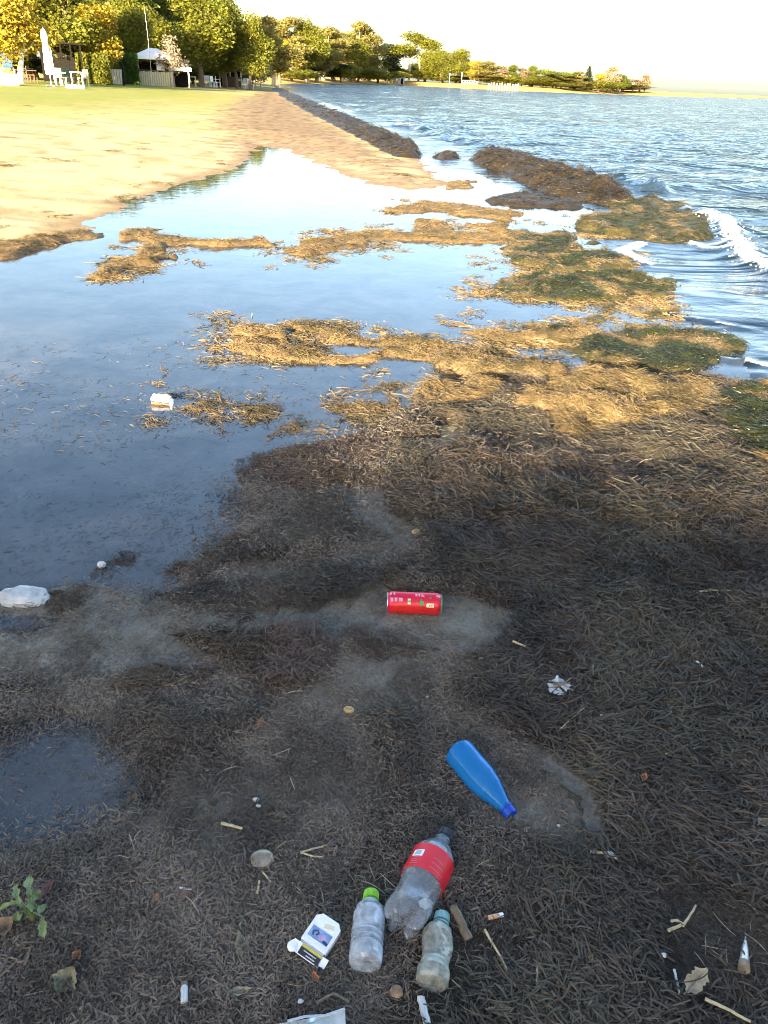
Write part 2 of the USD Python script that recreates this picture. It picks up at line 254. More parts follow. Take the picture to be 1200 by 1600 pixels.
BANKS = [
 ("seaweed_wrack", "dry", MAIN, 0.06, "wide dark brown mat of tangled seaweed covering the right of the beach"),
 ("seaweed_film", "russet", [(373, 722), (400, 712), (480, 690), (560, 680), (612, 672), (620, 700), (585, 735), (590, 770), (520, 772), (450, 768), (385, 766)], 0.016, "thin reddish brown film of seaweed at the puddle's right shore"),
 ("seaweed_film", "dry", [(445, 800), (470, 782), (530, 776), (552, 800), (548, 850), (515, 882), (462, 880), (448, 845)], 0.022, "dark tangled seaweed clump above the rivulet, left of the sandy gap"),
 ("seaweed_film", "dry", [(318, 870), (345, 850), (400, 830), (440, 815), (450, 860), (440, 885), (400, 880), (345, 887)], 0.022, "brown seaweed point reaching left into the dark puddle"),
 ("seaweed_film", "dry", [(240, 931), (330, 918), (440, 905), (520, 898), (600, 904), (610, 938), (520, 955), (420, 960), (320, 948)], 0.024, "long tapering seaweed strip along the upper bank of the rivulet"),
 ("seaweed_film", "russet", [(545, 985), (560, 1002), (620, 1012), (690, 1028), (660, 1045), (580, 1040), (520, 1010)], 0.012, "purplish brown seaweed scraps on the lower bank of the rivulet"),
 ("seaweed_film", "russet", [(330, 962), (370, 950), (405, 958), (400, 978), (350, 980)], 0.012, "round brown seaweed patch sunk in the rivulet"),
 ("seaweed_fringe", "green", [(1120, 640), (1150, 600), (1240, 606), (1500, 690), (1500, 830), (1290, 800), (1200, 760), (1130, 695)], 0.045, "dark green wet fringe of the brown mat at the right edge"),
 ("seaweed_crest", "gold", [(800, 655), (830, 628), (880, 612), (930, 592), (1000, 590), (1060, 600), (1110, 612), (1125, 640), (1090, 668), (1010, 690), (960, 694), (900, 706), (862, 700), (850, 672)], 0.055, "broad crest of dry seaweed along the back of the brown mat, warm sun painted in as gold"),  # gold of the crests paints in warm sunlight on the brown mat
 ("seaweed_crest", "gold", [(636, 632), (645, 612), (700, 602), (745, 602), (790, 618), (775, 632), (720, 646), (670, 644)], 0.045, "lobe of dry seaweed at the left shoulder of the brown mat, sunlit gold put into its colour"),
 ("seaweed_crest", "gold", [(690, 556), (740, 560), (800, 574), (850, 586), (900, 582), (880, 602), (830, 606), (770, 596), (715, 584), (685, 572)], 0.045, "dry seaweed shoulder where the puddle arm meets the brown mat, painted sunlit gold"),
 ("seaweed_ridge", "gold", [(338, 540), (370, 532), (400, 533), (470, 545), (520, 555), (560, 556), (595, 546), (650, 538), (700, 546), (684, 566), (640, 562), (605, 558), (585, 568), (540, 573), (480, 567), (400, 556), (355, 549)], 0.034, "long golden seaweed ridge with a pointed left tip in the middle of the puddle"),
 ("seaweed_ridge", "gold", [(435, 512), (450, 505), (480, 504), (540, 520), (590, 532), (650, 530), (715, 538), (775, 552), (800, 566), (740, 560), (690, 555), (640, 541), (590, 543), (530, 540), (490, 535), (500, 522), (450, 516)], 0.034, "golden seaweed arm curving above the pointed ridge and joining the brown mat"),
 ("seaweed_clump", "gold", [(372, 520), (395, 513), (437, 520), (440, 528), (400, 528)], 0.04, "small golden seaweed clump just above the pointed ridge's left tip"),
 ("seaweed_bank", "green", [(850, 521), (900, 513), (960, 519), (1050, 517), (1140, 521), (1170, 540), (1160, 558), (1105, 568), (1090, 586), (1000, 582), (940, 577), (895, 562), (875, 538)], 0.04, "flat brown and green seaweed bank between the puddle arm and the white foam patch"),
 ("seaweed_clump", "gold", [(722, 518), (760, 514), (800, 525), (855, 527), (800, 533), (745, 529)], 0.035, "thin pointed seaweed clump floating left of the flat green bank"),
 ("seaweed_clump", "gold", [(140, 433), (180, 415), (225, 402), (255, 399), (258, 410), (215, 426), (160, 438)], 0.05, "golden tongue of seaweed lying alone at the left of the puddle"),
 ("seaweed_clump", "gold", [(196, 405), (228, 386), (260, 380), (254, 394), (216, 406)], 0.045, "short golden seaweed lump just above the lone golden tongue"),
 ("seaweed_ridge", "gold", [(186, 370), (215, 359), (258, 357), (266, 371), (330, 378), (415, 374), (445, 381), (340, 387), (264, 383), (215, 380)], 0.04, "thin branching seaweed ridge by the sandy shore across the upper left puddle"),
 ("seaweed_fringe", "gold", [(-300, 425), (0, 384), (60, 374), (148, 360), (142, 372), (60, 393), (0, 409), (-300, 450)], 0.05, "fringe of brown seaweed along the sunlit sand edge at far left"),
 ("seaweed_ridge", "gold", [(441, 396), (490, 371), (550, 361), (640, 365), (645, 344), (690, 346), (720, 364), (800, 360), (835, 371), (790, 381), (700, 379), (600, 376), (540, 391), (480, 403)], 0.036, "long golden seaweed ridge crossing the upper puddle with a fat left end"),
 ("seaweed_ridge", "gold", [(632, 318), (660, 314), (760, 324), (818, 335), (800, 348), (740, 339), (690, 331), (600, 330)], 0.04, "slim golden seaweed ridge just behind the long crossing one"),
 ("seaweed_clump", "gold", [(735, 352), (775, 345), (812, 353), (780, 363)], 0.05, "small golden seaweed heap between the two upper ridges at their right ends"),
 ("seaweed_clump", "gold", [(688, 286), (740, 284), (738, 293), (700, 294)], 0.05, "little brown seaweed lump off the tip of the brown sand spit"),
 ("seaweed_heap", "dark", [(732, 250), (760, 238), (800, 245), (832, 252), (870, 262), (920, 278), (975, 296), (988, 314), (950, 322), (900, 312), (850, 302), (815, 288), (785, 268), (755, 264)], 0.20, "tall dark brown heap of seaweed rising between the sea and the puddle"),
 ("seaweed_bank", "dark", [(745, 312), (800, 305), (830, 304), (915, 316), (905, 326), (800, 322)], 0.06, "low dark olive seaweed bank at the foot of the tall dark heap"),
 ("seaweed_bank", "green", [(890, 347), (945, 340), (955, 320), (1010, 309), (1078, 323), (1062, 335), (1120, 343), (1128, 370), (1085, 386), (1000, 376), (930, 366)], 0.085, "green and ochre seaweed bank struck by the breaking wave"),
 ("seaweed_bank", "green", [(778, 401), (810, 364), (880, 358), (922, 374), (922, 395), (992, 400), (985, 418), (940, 427), (860, 426), (800, 406)], 0.05, "ragged green seaweed bank left of the white surf"),
 ("seaweed_bank", "green", [(762, 456), (820, 434), (900, 428), (960, 428), (1022, 440), (1032, 460), (960, 471), (900, 473), (820, 466)], 0.05, "lens shaped green seaweed bank with a tan left side below the ragged one"),
 ("seaweed_clump", "green", [(998, 491), (1070, 477), (1070, 490), (1015, 498)], 0.035, "small green seaweed clump in the shallows right of the lens shaped bank"),
 ("seaweed_clump", "green", [(930, 481), (968, 473), (966, 487), (940, 489)], 0.03, "tiny ochre seaweed clump right under the lens shaped bank"),
 ("seaweed_clump", "green", [(916, 496), (950, 494), (945, 504), (925, 504)], 0.03, "tiny dark seaweed clump in the puddle below the ochre one"),
 ("seaweed_clump", "green", [(1030, 441), (1050, 440), (1074, 459), (1052, 461)], 0.04, "small dark streak of seaweed in the surf right of the lens shaped bank"),
 ("seaweed_shoreline", "dark", [(423, 134), (450, 144), (520, 171), (600, 206), (652, 228), (662, 250), (610, 246), (540, 207), (480, 177), (438, 150)], 0.16, "dark rim of washed up seaweed along the far waterline"),
 ("seaweed_clump", "dark", [(678, 246), (690, 239), (712, 240), (717, 248), (690, 252)], 0.14, "isolated dark seaweed lump in the water left of the tall heap"),
 ("seaweed_mound", "russet", [(253, 1000), (330, 987), (420, 994), (500, 1003), (532, 1030), (522, 1072), (480, 1097), (420, 1087), (350, 1060), (290, 1027)], 0.05, "reddish brown seaweed mound on wet sand below the rivulet"),
 ("seaweed_mound", "dry", [(216, 1106), (280, 1099), (330, 1118), (425, 1118), (410, 1150), (330, 1172), (272, 1188), (235, 1155)], 0.04, "olive brown seaweed mound beside the dark pool at lower left"),
 ("seaweed_streak", "russet", [(158, 1088), (200, 1060), (260, 1052), (345, 1058), (320, 1082), (220, 1094)], 0.018, "thin brown streak of seaweed between the two mounds at left"),
 ("seaweed_tuft", "russet", [(150, 1022), (172, 1005), (205, 1002), (212, 1012), (195, 1028), (160, 1026)], 0.022, "small red brown seaweed tuft alone on the wet sand"),
 ("seaweed_tuft", "russet", [(132, 902), (140, 889), (168, 888), (172, 900), (155, 908)], 0.022, "small seaweed tuft carrying a white chip at the puddle edge"),
 ("seaweed_tuft", "russet", [(75, 955), (95, 925), (130, 918), (143, 930), (120, 950), (95, 960)], 0.018, "flat russet seaweed patch right of the white stone"),
 ("seaweed_tuft", "russet", [(265, 893), (290, 883), (325, 888), (330, 902), (290, 906)], 0.022, "seaweed tuft in the puddle above the mat's left point"),
 ("seaweed_tuft", "russet", [(172, 878), (190, 866), (210, 870), (205, 882)], 0.012, "faint seaweed wisp right of the white chip"),
 ("seaweed_tuft", "gold", [(240, 581), (250, 574), (262, 577), (258, 584)], 0.025, "tiny golden seaweed tuft above the floating carton"),
 ("seaweed_tuft", "gold", [(290, 640), (310, 631), (337, 630), (335, 641), (305, 645)], 0.022, "golden seaweed tuft just right of the floating carton"),
 ("seaweed_tuft", "gold", [(385, 645), (415, 633), (442, 633), (440, 643), (405, 650)], 0.025, "golden seaweed tuft in the shallows below the pointed ridge"),
 ("seaweed_tuft", "gold", [(432, 672), (450, 660), (475, 662), (472, 676), (445, 680)], 0.018, "brown seaweed tuft at the shade line above the mat's left shoulder"),
 ("seaweed_tuft", "gold", [(596, 643), (606, 630), (625, 630), (632, 642), (612, 647)], 0.03, "bright golden seaweed tuft left of the mat's golden lobe"),
 ("seaweed_tuft", "gold", [(535, 636), (540, 626), (551, 628), (550, 638)], 0.02, "tiny golden seaweed tuft in the shallows left of the bright one"),
 ("seaweed_tuft", "gold", [(576, 610), (600, 598), (640, 600), (640, 612), (600, 616)], 0.012, "flat thin seaweed film in the shallows under the front ridge"),
]
WB, CREST, GREEN_H = [], [], (0.085, 0.05, 0.04)
for name, cls, pts, h, label in BANKS:
    pl = wpoly(pts)
    if name == "seaweed_wrack":
        for q in SAND_HOLES: pl = pl.difference(wpoly(q))
    WB.append((name, cls, pl, h, label))
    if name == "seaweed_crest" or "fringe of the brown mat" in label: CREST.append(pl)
def bank_top(poly, h, x, y, base=None):
    """Height of a bank's surface above datum; outside its ragged outline it dips under the ground."""
    x, y = np.asarray(x, float), np.asarray(y, float); r = np.hypot(x, y)
    sd = sdist(poly, x, y) + (fbm(x, y, 9.0 / max(1.0, float(np.median(r)) / 3), 3, 5) - 0.5) * 0.06 * np.clip(r / 2.5, 0.8, 2.5) + (fbm(x, y, 4.0, 4, 6) - 0.5) * 0.15 * np.clip(r / 4, 0.4, 2.2) * (1.0 if np.max(h) > 0.03 else 0.4) * (1.9 if np.max(h) in GREEN_H else 1.0) + ((fbm(x, y, 8.0, 4, 8) - 0.5) * 0.17 if np.max(h) <= 0.025 else 0.0)
    w = np.clip(h * 1.6, 0.04, 0.45)
    if np.isscalar(h) and h == 0.06: h = h * (0.30 + 0.70 * sm(y, 1.5, 2.7))                       # the wide mat thins out towards the walker
    prof = sm(sd, 0.0, w) ** 0.7
    lum = np.clip(2.1 * fbm(x, y, 2.9, 3, 21) - 0.35, 0.12, 1.5) + 0.75 * (fbm(x, y, 8.0, 3, 23) - 0.5)
    b = np.maximum(terrain(x, y) if base is None else base, -0.004)
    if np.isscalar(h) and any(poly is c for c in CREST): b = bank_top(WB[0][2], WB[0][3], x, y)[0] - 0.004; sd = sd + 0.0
    return b + np.where(sd > 0, h * prof * lum, -0.03 + 0.5 * np.maximum(sd, -0.04)), sd
def surface(x, y):
    x, y = np.atleast_1d(np.asarray(x, float)), np.atleast_1d(np.asarray(y, float)); z0 = terrain(x, y); z = z0.copy()
    for _, _, pl, h, _ in WB:
        if shapely.distance(pl, shapely.Point(x[0], y[0])) < 0.5 or len(x) > 1:
            z = np.maximum(z, bank_top(pl, h, x, y, z0)[0])
    return z
def ground_at(px, py, it=6):           # where a line of sight meets ground or weed
    z = 0.0
    for _ in range(it):
        p = P(px, py, z); z = 0.5 * z + 0.5 * float(surface(p[0], p[1])[0])
    p = P(px, py, z); return np.array([p[0], p[1], float(surface(p[0], p[1])[0])])
def land_hit(px, py):                  # the same for the gently rising far land
    v = ray(px, py); d = np.geomspace(3, 900, 1200); hx = math.hypot(v[0], v[1]); p = EYE + v * (d / hx)[:, None]
    below = np.nonzero(p[:, 2] < terrain(p[:, 0], p[:, 1]))[0]
    return p[below[0]] if len(below) else p[-1]

# ------------------------------------------------------------------ ground
def azimuths(front, step, back=40):
    a = np.arange(-front, front + step / 2, step); b = np.linspace(front, 2 * np.pi - front, back)[1:-1]
    return np.r_[a, b, a[:1] + 2 * np.pi]
az = azimuths(0.62, 0.0042, 60)
rs = np.r_[0.02, np.geomspace(0.25, 0.7, 14)[:-1], np.geomspace(0.7, 30, 520), np.geomspace(30, 400, 190)[1:], np.geomspace(400, 5000, 20)[1:]]
A, R = np.meshgrid(az, rs); X, Y = R * np.sin(A), R * np.cos(A)
Z = terrain(X, Y)
SDW = -sdist(WATER, X, Y) + (fbm(X, Y, 2.2, 4, 3) - 0.5) * np.clip(0.05 * R, 0, 0.5)
lawn = wpoly([tuple(land_hit(*p)[:2]) + (0,) for p in ((-400, 128), (0, 124), (60, 126), (140, 127), (250, 133), (330, 146), (240, 160), (100, 166), (-400, 172))])
brown = wpoly([tuple(land_hit(*p)[:2]) + (0,) for p in ((418, 141), (445, 148), (480, 166), (560, 210), (640, 252), (695, 292), (600, 300), (480, 256), (400, 236), (372, 262), (345, 235), (330, 190), (345, 165), (390, 147))])
def mixc(c, col, w): return c * (1 - w[..., None]) + np.asarray(col, float) * w[..., None]
n1, n2, n3 = fbm(X, Y, 0.45, 5, 31), fbm(X, Y, 3.0, 5, 33), fbm(X, Y, 14.0, 4, 35)
C = np.broadcast_to(np.array([0.40, 0.335, 0.185]), X.shape + (3,)).copy()
C = mixc(C, (0.25, 0.20, 0.10), 0.85 * sm(n2, 0.47, 0.68)); C = mixc(C, (0.22, 0.16, 0.085), 0.6 * sm(fbm(X * 0.45, Y * 1.6, 1.1, 5, 36), 0.55, 0.7)); far = sm(R, 14, 40)
C = mixc(C, (0.29, 0.245, 0.07), 0.85 * far * sm(n1, 0.25, 0.6))
C = mixc(C, (0.46, 0.31, 0.10), 0.9 * sm(R, 110, 150))
C = mixc(C, (0.16, 0.185, 0.032), 0.75 * sm(sdist(lawn, X, Y), -6, 3))
wb = sm(sdist(brown, X, Y) + (n2 - 0.5) * 3, -0.6, 1.2); C = mixc(C, (0.225, 0.15, 0.09), 0.92 * wb); C = mixc(C, (0.10, 0.066, 0.038), wb * 0.8 * sm(n3, 0.48, 0.66))
C = mixc(C, (0.20, 0.125, 0.055), 0.85 * sm(-SDW, -0.45, -0.05) * sm(Y, 3.5, 5.5) * (R < 25))
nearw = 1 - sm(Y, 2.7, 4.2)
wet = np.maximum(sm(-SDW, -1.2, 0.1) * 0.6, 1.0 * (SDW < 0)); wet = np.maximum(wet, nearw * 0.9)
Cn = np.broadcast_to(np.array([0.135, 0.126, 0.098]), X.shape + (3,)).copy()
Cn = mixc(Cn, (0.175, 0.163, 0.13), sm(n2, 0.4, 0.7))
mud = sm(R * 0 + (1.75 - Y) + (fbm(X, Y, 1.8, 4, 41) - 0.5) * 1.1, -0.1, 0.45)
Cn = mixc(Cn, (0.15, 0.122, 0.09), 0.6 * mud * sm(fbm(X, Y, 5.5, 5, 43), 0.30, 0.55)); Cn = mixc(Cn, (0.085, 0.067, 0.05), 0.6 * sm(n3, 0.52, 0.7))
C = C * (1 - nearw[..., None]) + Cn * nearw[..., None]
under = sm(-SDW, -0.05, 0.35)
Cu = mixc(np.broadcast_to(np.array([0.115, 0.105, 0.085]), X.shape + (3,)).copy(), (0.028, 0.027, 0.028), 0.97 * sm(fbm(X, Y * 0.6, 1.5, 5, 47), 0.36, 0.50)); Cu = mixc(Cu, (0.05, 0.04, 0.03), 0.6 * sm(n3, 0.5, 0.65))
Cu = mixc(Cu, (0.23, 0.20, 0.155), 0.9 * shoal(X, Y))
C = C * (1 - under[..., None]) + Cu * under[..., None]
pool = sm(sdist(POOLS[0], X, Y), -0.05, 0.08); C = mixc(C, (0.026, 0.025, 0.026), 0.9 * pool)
wet *= 1 - 0.55 * sm(n3, 0.45, 0.6) * (SDW > 0)
MAT["ground"] = usdkit.material(stage, ML("ground"), {
    "c": ("attribute", {"attribute": "tone"}), "w": ("attribute", {"attribute": "wetness"}), "g": ("geometry", {}),
    "n": ("noise_texture", {"scale": 90, "detail": 5, "roughness": 0.7}), "v": ("map_range", {"from_min": 0.3, "from_max": 0.7, "to_min": 0.6, "to_max": 1.4, "clamp": True}), "m": ("vector_math", {"math_type": "scale"}),
    "n2": ("noise_texture", {"scale": 26, "detail": 6, "roughness": 0.65}), "b": ("bump", {"strength": 0.85, "distance": 0.007}),
    "rr": ("map_range", {"from_min": 0.0, "from_max": 1.0, "to_min": 0.95, "to_max": 0.42, "clamp": True}), "ss": ("map_range", {"from_min": 0, "from_max": 1, "to_min": 0.1, "to_max": 0.42}), "p": ("principled_bsdf", {})},
    [("g.position", "n.vector"), ("g.position", "n2.vector"), ("n.fac", "v.value"), ("c.color", "m.vector1"), ("v.result", "m.scale"), ("m.vector", "p.base_color"), ("n2.fac", "b.height"), ("b.normal", "p.normal"), ("w.fac", "rr.value"), ("rr.result", "p.roughness"), ("w.fac", "ss.value"), ("ss.result", "p.specular_ior_level")], surface="p.BSDF")
V = np.stack([X, Y, Z], -1).reshape(-1, 3); Q = quads(grid_faces(*X.shape))
gr = usdkit.mesh(stage, "/World/ground", (V, Q), MAT["ground"], True)
primvar(gr, "tone", Vt.Vec3fArray.FromNumpy(C.reshape(-1, 3).astype(np.float32)), Sdf.ValueTypeNames.Color3fArray)
primvar(gr, "wetness", Vt.FloatArray.FromNumpy(wet.ravel().astype(np.float32)), Sdf.ValueTypeNames.FloatArray)
tag(gr, kind="structure")

# ------------------------------------------------------------------ water
azw = azimuths(0.66, 0.005, 60)
rw = np.r_[np.geomspace(0.9, 40, 420), np.geomspace(40, 6000, 190)[1:]]
A, R = np.meshgrid(azw, rw); X, Y = R * np.sin(A), R * np.cos(A)
sds = sdist(SEA, X, Y); amp = sm(sds, -0.05, 2.2)
def ridged(x, y, sc, seed):
    n = fbm(x, y, sc, 3, seed); return 1 - np.abs(2 * n - 1) * 1.9
def chop(x, y):
    u, v = x * 0.92 + y * 0.38, -x * 0.38 + y * 0.92
    return 0.045 * (ridged(u * 0.42, v, 0.62, 61) - 0.35) + 0.034 * (ridged(u * 0.5 + 9, v, 1.7, 62) - 0.35) + 0.035 * (fbm(u * 0.3, v, 0.22, 3, 63) - 0.5)
H = amp * chop(X, Y) * np.clip(1.15 + 0.016 * R, 0, 2.4)
H += 0.003 * (fbm(X, Y, 3.0, 3, 64) - 0.5) * sm(sds, -1.2, 0.1)
def along(pts, x, y):
    ln = shapely.LineString([tuple(P(*p)[:2]) for p in pts]); return shapely.distance(ln, shapely.points(x.ravel(), y.ravel())).reshape(x.shape)
foam = np.zeros_like(X)
for pts, wd, hh, fo in (([(905, 283), (950, 284), (1030, 296)], 0.16, 0.13, 0.0), ([(660, 205), (700, 218), (760, 232), (800, 236)], 0.25, 0.12, 0.1), ([(1098, 338), (1128, 352), (1150, 385), (1165, 410), (1215, 432), (1300, 445)], 0.19, 0.085, 0.74),
                        ([(1040, 362), (1100, 392), (1150, 400)], 0.10, 0.02, 0.85), ([(1000, 382), (970, 392), (1010, 412)], 0.10, 0.012, 0.95), ([(1100, 556), (1150, 565), (1230, 572)], 0.05, 0.012, 0.9), ([(1020, 305), (1050, 318), (1100, 335)], 0.10, 0.03, 0.6),
                        ([(1000, 480), (1080, 497), (1190, 520)], 0.05, 0.004, 0.5), ([(1040, 430), (1120, 455), (1230, 470)], 0.06, 0.006, 0.45), ([(930, 320), (960, 318)], 0.1, 0.01, 0.5), ([(500, 163), (530, 176), (524, 180)], 0.7, 0.18, 0.55), ([(624, 200), (640, 202)], 0.35, 0.14, 0.7), ([(746, 192), (758, 194)], 0.3, 0.13, 0.6), ([(1100, 535), (1180, 560), (1230, 600)], 0.12, 0.0, 0.45), ([(740, 262), (700, 258)], 0.2, 0.0, 0.3)):
    d = along(pts, X, Y); k = np.exp(-(d / wd) ** 2); lump_n = fbm(X, Y, 6.0, 3, 66)
    H += hh * k * np.clip(0.15 + 1.5 * lump_n * fbm(X, Y, 1.7, 2, 68) / 0.5, 0.1, 1.5); foam = np.maximum(foam, fo * np.exp(-(d / (wd * 1.15)) ** 2))
H += 0.10 * foam * (fbm(X, Y, 7.0, 4, 67) - 0.45) * sm(sds, -0.2, 0.1)
crest = sm(H / np.maximum(amp * np.clip(1.15 + 0.016 * R, 0, 2.4), 0.2), 0.062, 0.085) * (R > 6) * (fbm(X, Y, 0.35, 3, 69) > 0.64)
foam = np.maximum(foam, 0.75 * crest)
foam *= sm(sds, -0.35, 0.0)
tz = terrain(X, Y)
V = np.stack([X, Y, H], -1).reshape(-1, 3); q4 = grid_faces(*X.shape)
fs, ft = sds.ravel()[q4].mean(1), tz.ravel()[q4].min(1)
keep_sea, keep_pud = (fs > 0) & (ft < 0.12), (fs <= 0) & (ft < 0.03) & (R.ravel()[q4].max(1) < 60)
def submesh(q):
    f = quads(q); used, inv = np.unique(f, return_inverse=True); return used, inv.reshape(-1, 3)
MAT["sea"] = usdkit.material(stage, ML("sea"), {
    "g": ("geometry", {}), "mp": ("mapping", {"scale": (0.5, 1.0, 1.0), "rotation": (0, 0, -0.38)}), "n": ("noise_texture", {"scale": 3.4, "detail": 5, "roughness": 0.6, "distortion": 0.4}), "nb": ("noise_texture", {"scale": 0.55, "detail": 4, "roughness": 0.6, "distortion": 0.4}), "da": ("attribute", {"attribute": "deep"}),
    "b0": ("bump", {"distance": 1.0}), "b": ("bump", {"distance": 0.09}), "ds": ("map_range", {"to_min": 0.12, "to_max": 1.0}), "fe": ("fresnel", {"IOR": 1.36}),
    "t": ("transparent_bsdf", {"color": (0.74, 0.77, 0.78)}), "body": ("diffuse_bsdf", {"color": (0.018, 0.032, 0.045)}), "dr": ("map_range", {"to_min": 0.15, "to_max": 1.0}), "m0": ("mix_closure", {}), "gl": ("glossy_bsdf", {"color": (1, 1, 1), "roughness": 0.09}), "wm": ("mix_closure", {}),
    "fa": ("attribute", {"attribute": "foam"}), "fn": ("noise_texture", {"scale": 16, "detail": 5, "roughness": 0.7, "distortion": 0.8}), "s": ("math", {"math_type": "add"}), "fr": ("map_range", {"from_min": 1.02, "from_max": 1.34, "clamp": True}),
    "fb": ("bump", {"strength": 0.7, "distance": 0.03}), "fp": ("principled_bsdf", {"base_color": (0.66, 0.67, 0.66), "roughness": 0.9, "specular_ior_level": 0.1}), "mx": ("mix_closure", {})},
    [("g.position", "mp.vector"), ("mp.vector", "n.vector"), ("mp.vector", "nb.vector"), ("nb.fac", "b0.height"), ("b0.normal", "b.normal"), ("n.fac", "b.height"), ("da.fac", "ds.value"), ("ds.result", "b0.strength"), ("ds.result", "b.strength"), ("da.fac", "dr.value"), ("dr.result", "m0.fac"),
     ("t.BSDF", "m0.closure1"), ("body.BSDF", "m0.closure2"), ("b.normal", "fe.normal"), ("b.normal", "gl.normal"), ("fe.fac", "wm.fac"), ("m0.closure", "wm.closure1"), ("gl.BSDF", "wm.closure2"),
     ("g.position", "fn.vector"), ("fa.fac", "s.value1"), ("fn.fac", "s.value2"), ("s.value", "fr.value"), ("fr.result", "mx.fac"),
     ("fn.fac", "fb.height"), ("fb.normal", "fp.normal"), ("wm.closure", "mx.closure1"), ("fp.BSDF", "mx.closure2")], surface="mx.closure")
MAT["puddle"] = usdkit.material(stage, ML("puddle"), {
    "g": ("geometry", {}), "n": ("noise_texture", {"scale": 5.0, "detail": 4, "roughness": 0.55, "distortion": 0.5}), "b": ("bump", {"strength": 0.10, "distance": 0.01}), "fr": ("fresnel", {"IOR": 1.6}),
    "nt": ("noise_texture", {"scale": 2.6, "detail": 6, "roughness": 0.72, "distortion": 0.6}), "sr": ("map_range", {"from_min": 0.35, "from_max": 0.65, "to_min": 0.03, "to_max": 0.20, "clamp": True}), "t": ("transparent_bsdf", {"color": (0.74, 0.77, 0.78)}), "silt": ("diffuse_bsdf", {"color": (0.17, 0.185, 0.20)}), "m0": ("mix_closure", {}), "gl": ("glossy_bsdf", {"color": (1, 1, 1), "roughness": 0.025}), "mx": ("mix_closure", {})},
    [("g.position", "n.vector"), ("g.position", "nt.vector"), ("n.fac", "b.height"), ("b.normal", "gl.normal"), ("b.normal", "fr.normal"), ("fr.fac", "mx.fac"), ("nt.fac", "sr.value"), ("sr.result", "m0.fac"), ("t.BSDF", "m0.closure1"), ("silt.BSDF", "m0.closure2"), ("m0.closure", "mx.closure1"), ("gl.BSDF", "mx.closure2")], surface="mx.closure")
for name, q, m in (("sea", q4[keep_sea], "sea"), ("puddle_water", q4[keep_pud], "puddle")):
    u, f = submesh(q); o = usdkit.mesh(stage, f"/World/{name}", (V[u], f), MAT[m], True); tag(o, kind="structure")
    if name == "sea": primvar(o, "deep", Vt.FloatArray.FromNumpy(sm(sds, -0.1, 3.2).ravel()[u].astype(np.float32)), Sdf.ValueTypeNames.FloatArray)
    if name == "sea": primvar(o, "foam", Vt.FloatArray.FromNumpy(foam.ravel()[u].astype(np.float32)), Sdf.ValueTypeNames.FloatArray)

sr = np.random.default_rng(31); dr = []
for _ in range(420):
    a = np.array([(1098, 345), (1128, 352), (1150, 385), (1165, 410), (1215, 432), (1260, 440)]); t = sr.uniform(0, 4.99); i = int(t); p = P(*(a[i] + (a[i + 1] - a[i]) * (t - i)))
    b = trimesh.creation.icosphere(1, sr.uniform(0.003, 0.010)); hgt = 0.06 + 0.09 * sr.random() ** 2; dr.append((np.array(b.vertices) * [1.2, 1.2, 0.8] + p + [sr.normal(0, 0.10), sr.normal(0, 0.12), hgt], np.array(b.faces)))
MAT["spray"] = usdkit.material(stage, ML("spray"), {"p": ("principled_bsdf", {"base_color": (0.7, 0.71, 0.71), "roughness": 0.6})}, [], surface="p.BSDF")
tag(usdkit.mesh(stage, "/World/sea_spray", cat(dr), MAT["spray"], True), "white spray thrown up along the breaking wave", "spray", kind="stuff")
# ------------------------------------------------------------------ seaweed: banks of matted weed under loose strands
def blade(rng, p, yaw, L, w, arc, lift, n=6):
    t = np.linspace(0, 1, n); h = yaw + arc * (t - 0.5); st = L / (n - 1)
    x = np.r_[0, np.cumsum(np.cos(h[:-1]))] * st; y = np.r_[0, np.cumsum(np.sin(h[:-1]))] * st
    x -= x.mean(); y -= y.mean(); z = lift * np.sin(np.pi * t * rng.uniform(0.7, 1.3)) + rng.normal(0, 0.08 * L) * (t - 0.5)
    tw = rng.uniform(-0.9, 0.9) + rng.uniform(-1, 1) * t; ww = w * (0.55 + 0.45 * np.sin(np.pi * np.clip(t, 0.06, 0.94)))
    side = np.stack([-np.sin(h) * np.cos(tw), np.cos(h) * np.cos(tw), np.sin(tw)], -1) * ww[:, None] / 2
    c = np.stack([x, y, z], -1) + p
    return np.stack([c - side, c + side], 1).reshape(-1, 3), quads(np.stack([np.arange(n - 1) * 2, np.arange(n - 1) * 2 + 1, np.arange(n - 1) * 2 + 3, np.arange(n - 1) * 2 + 2], -1))
def tuft(seed, n, spread, yawdev, L, w, z, lift, arc=0.8, seg=6):
    rng = np.random.default_rng(seed); bs = []
    for _ in range(n):
        p = np.array([rng.normal(0, spread), rng.normal(0, spread * 0.6), rng.uniform(*z)])
        bs.append(blade(rng, p, rng.normal(0, yawdev), rng.uniform(*L), rng.uniform(*w), rng.normal(0, arc), rng.uniform(*lift), seg))
    return cat(bs)
PROTO = {}
def protos(inst, kind, mat, make):
    key = (kind, mat)
    if key not in PROTO:
        PROTO[key] = []
        for k, m in enumerate(make):
            o = usdkit.mesh(stage, f"{inst.GetPath()}/strand_form" + (f"_{k:03d}" if k else ""), m, MAT[mat]); PROTO[key].append(o.GetPath())
    inst.CreatePrototypesRel().SetTargets(PROTO[key]); return len(PROTO[key])
TUFTS = ([tuft(100 + k, 34, 0.045, 0.55, (0.03, 0.115), (0.0016, 0.0056), (-0.006, 0.006), (0.0, 0.008), 0.4) for k in range(3)] + [tuft(200 + k, 34, 0.05, 1.5, (0.02, 0.09), (0.0016, 0.0054), (-0.006, 0.007), (0.0, 0.009), 0.7) for k in range(2)]
         + [tuft(250 + k, 64, 0.055, 1.3, (0.008, 0.05), (0.0014, 0.0056), (-0.002, 0.009), (0.0, 0.004), 0.35, 4) for k in range(6)])
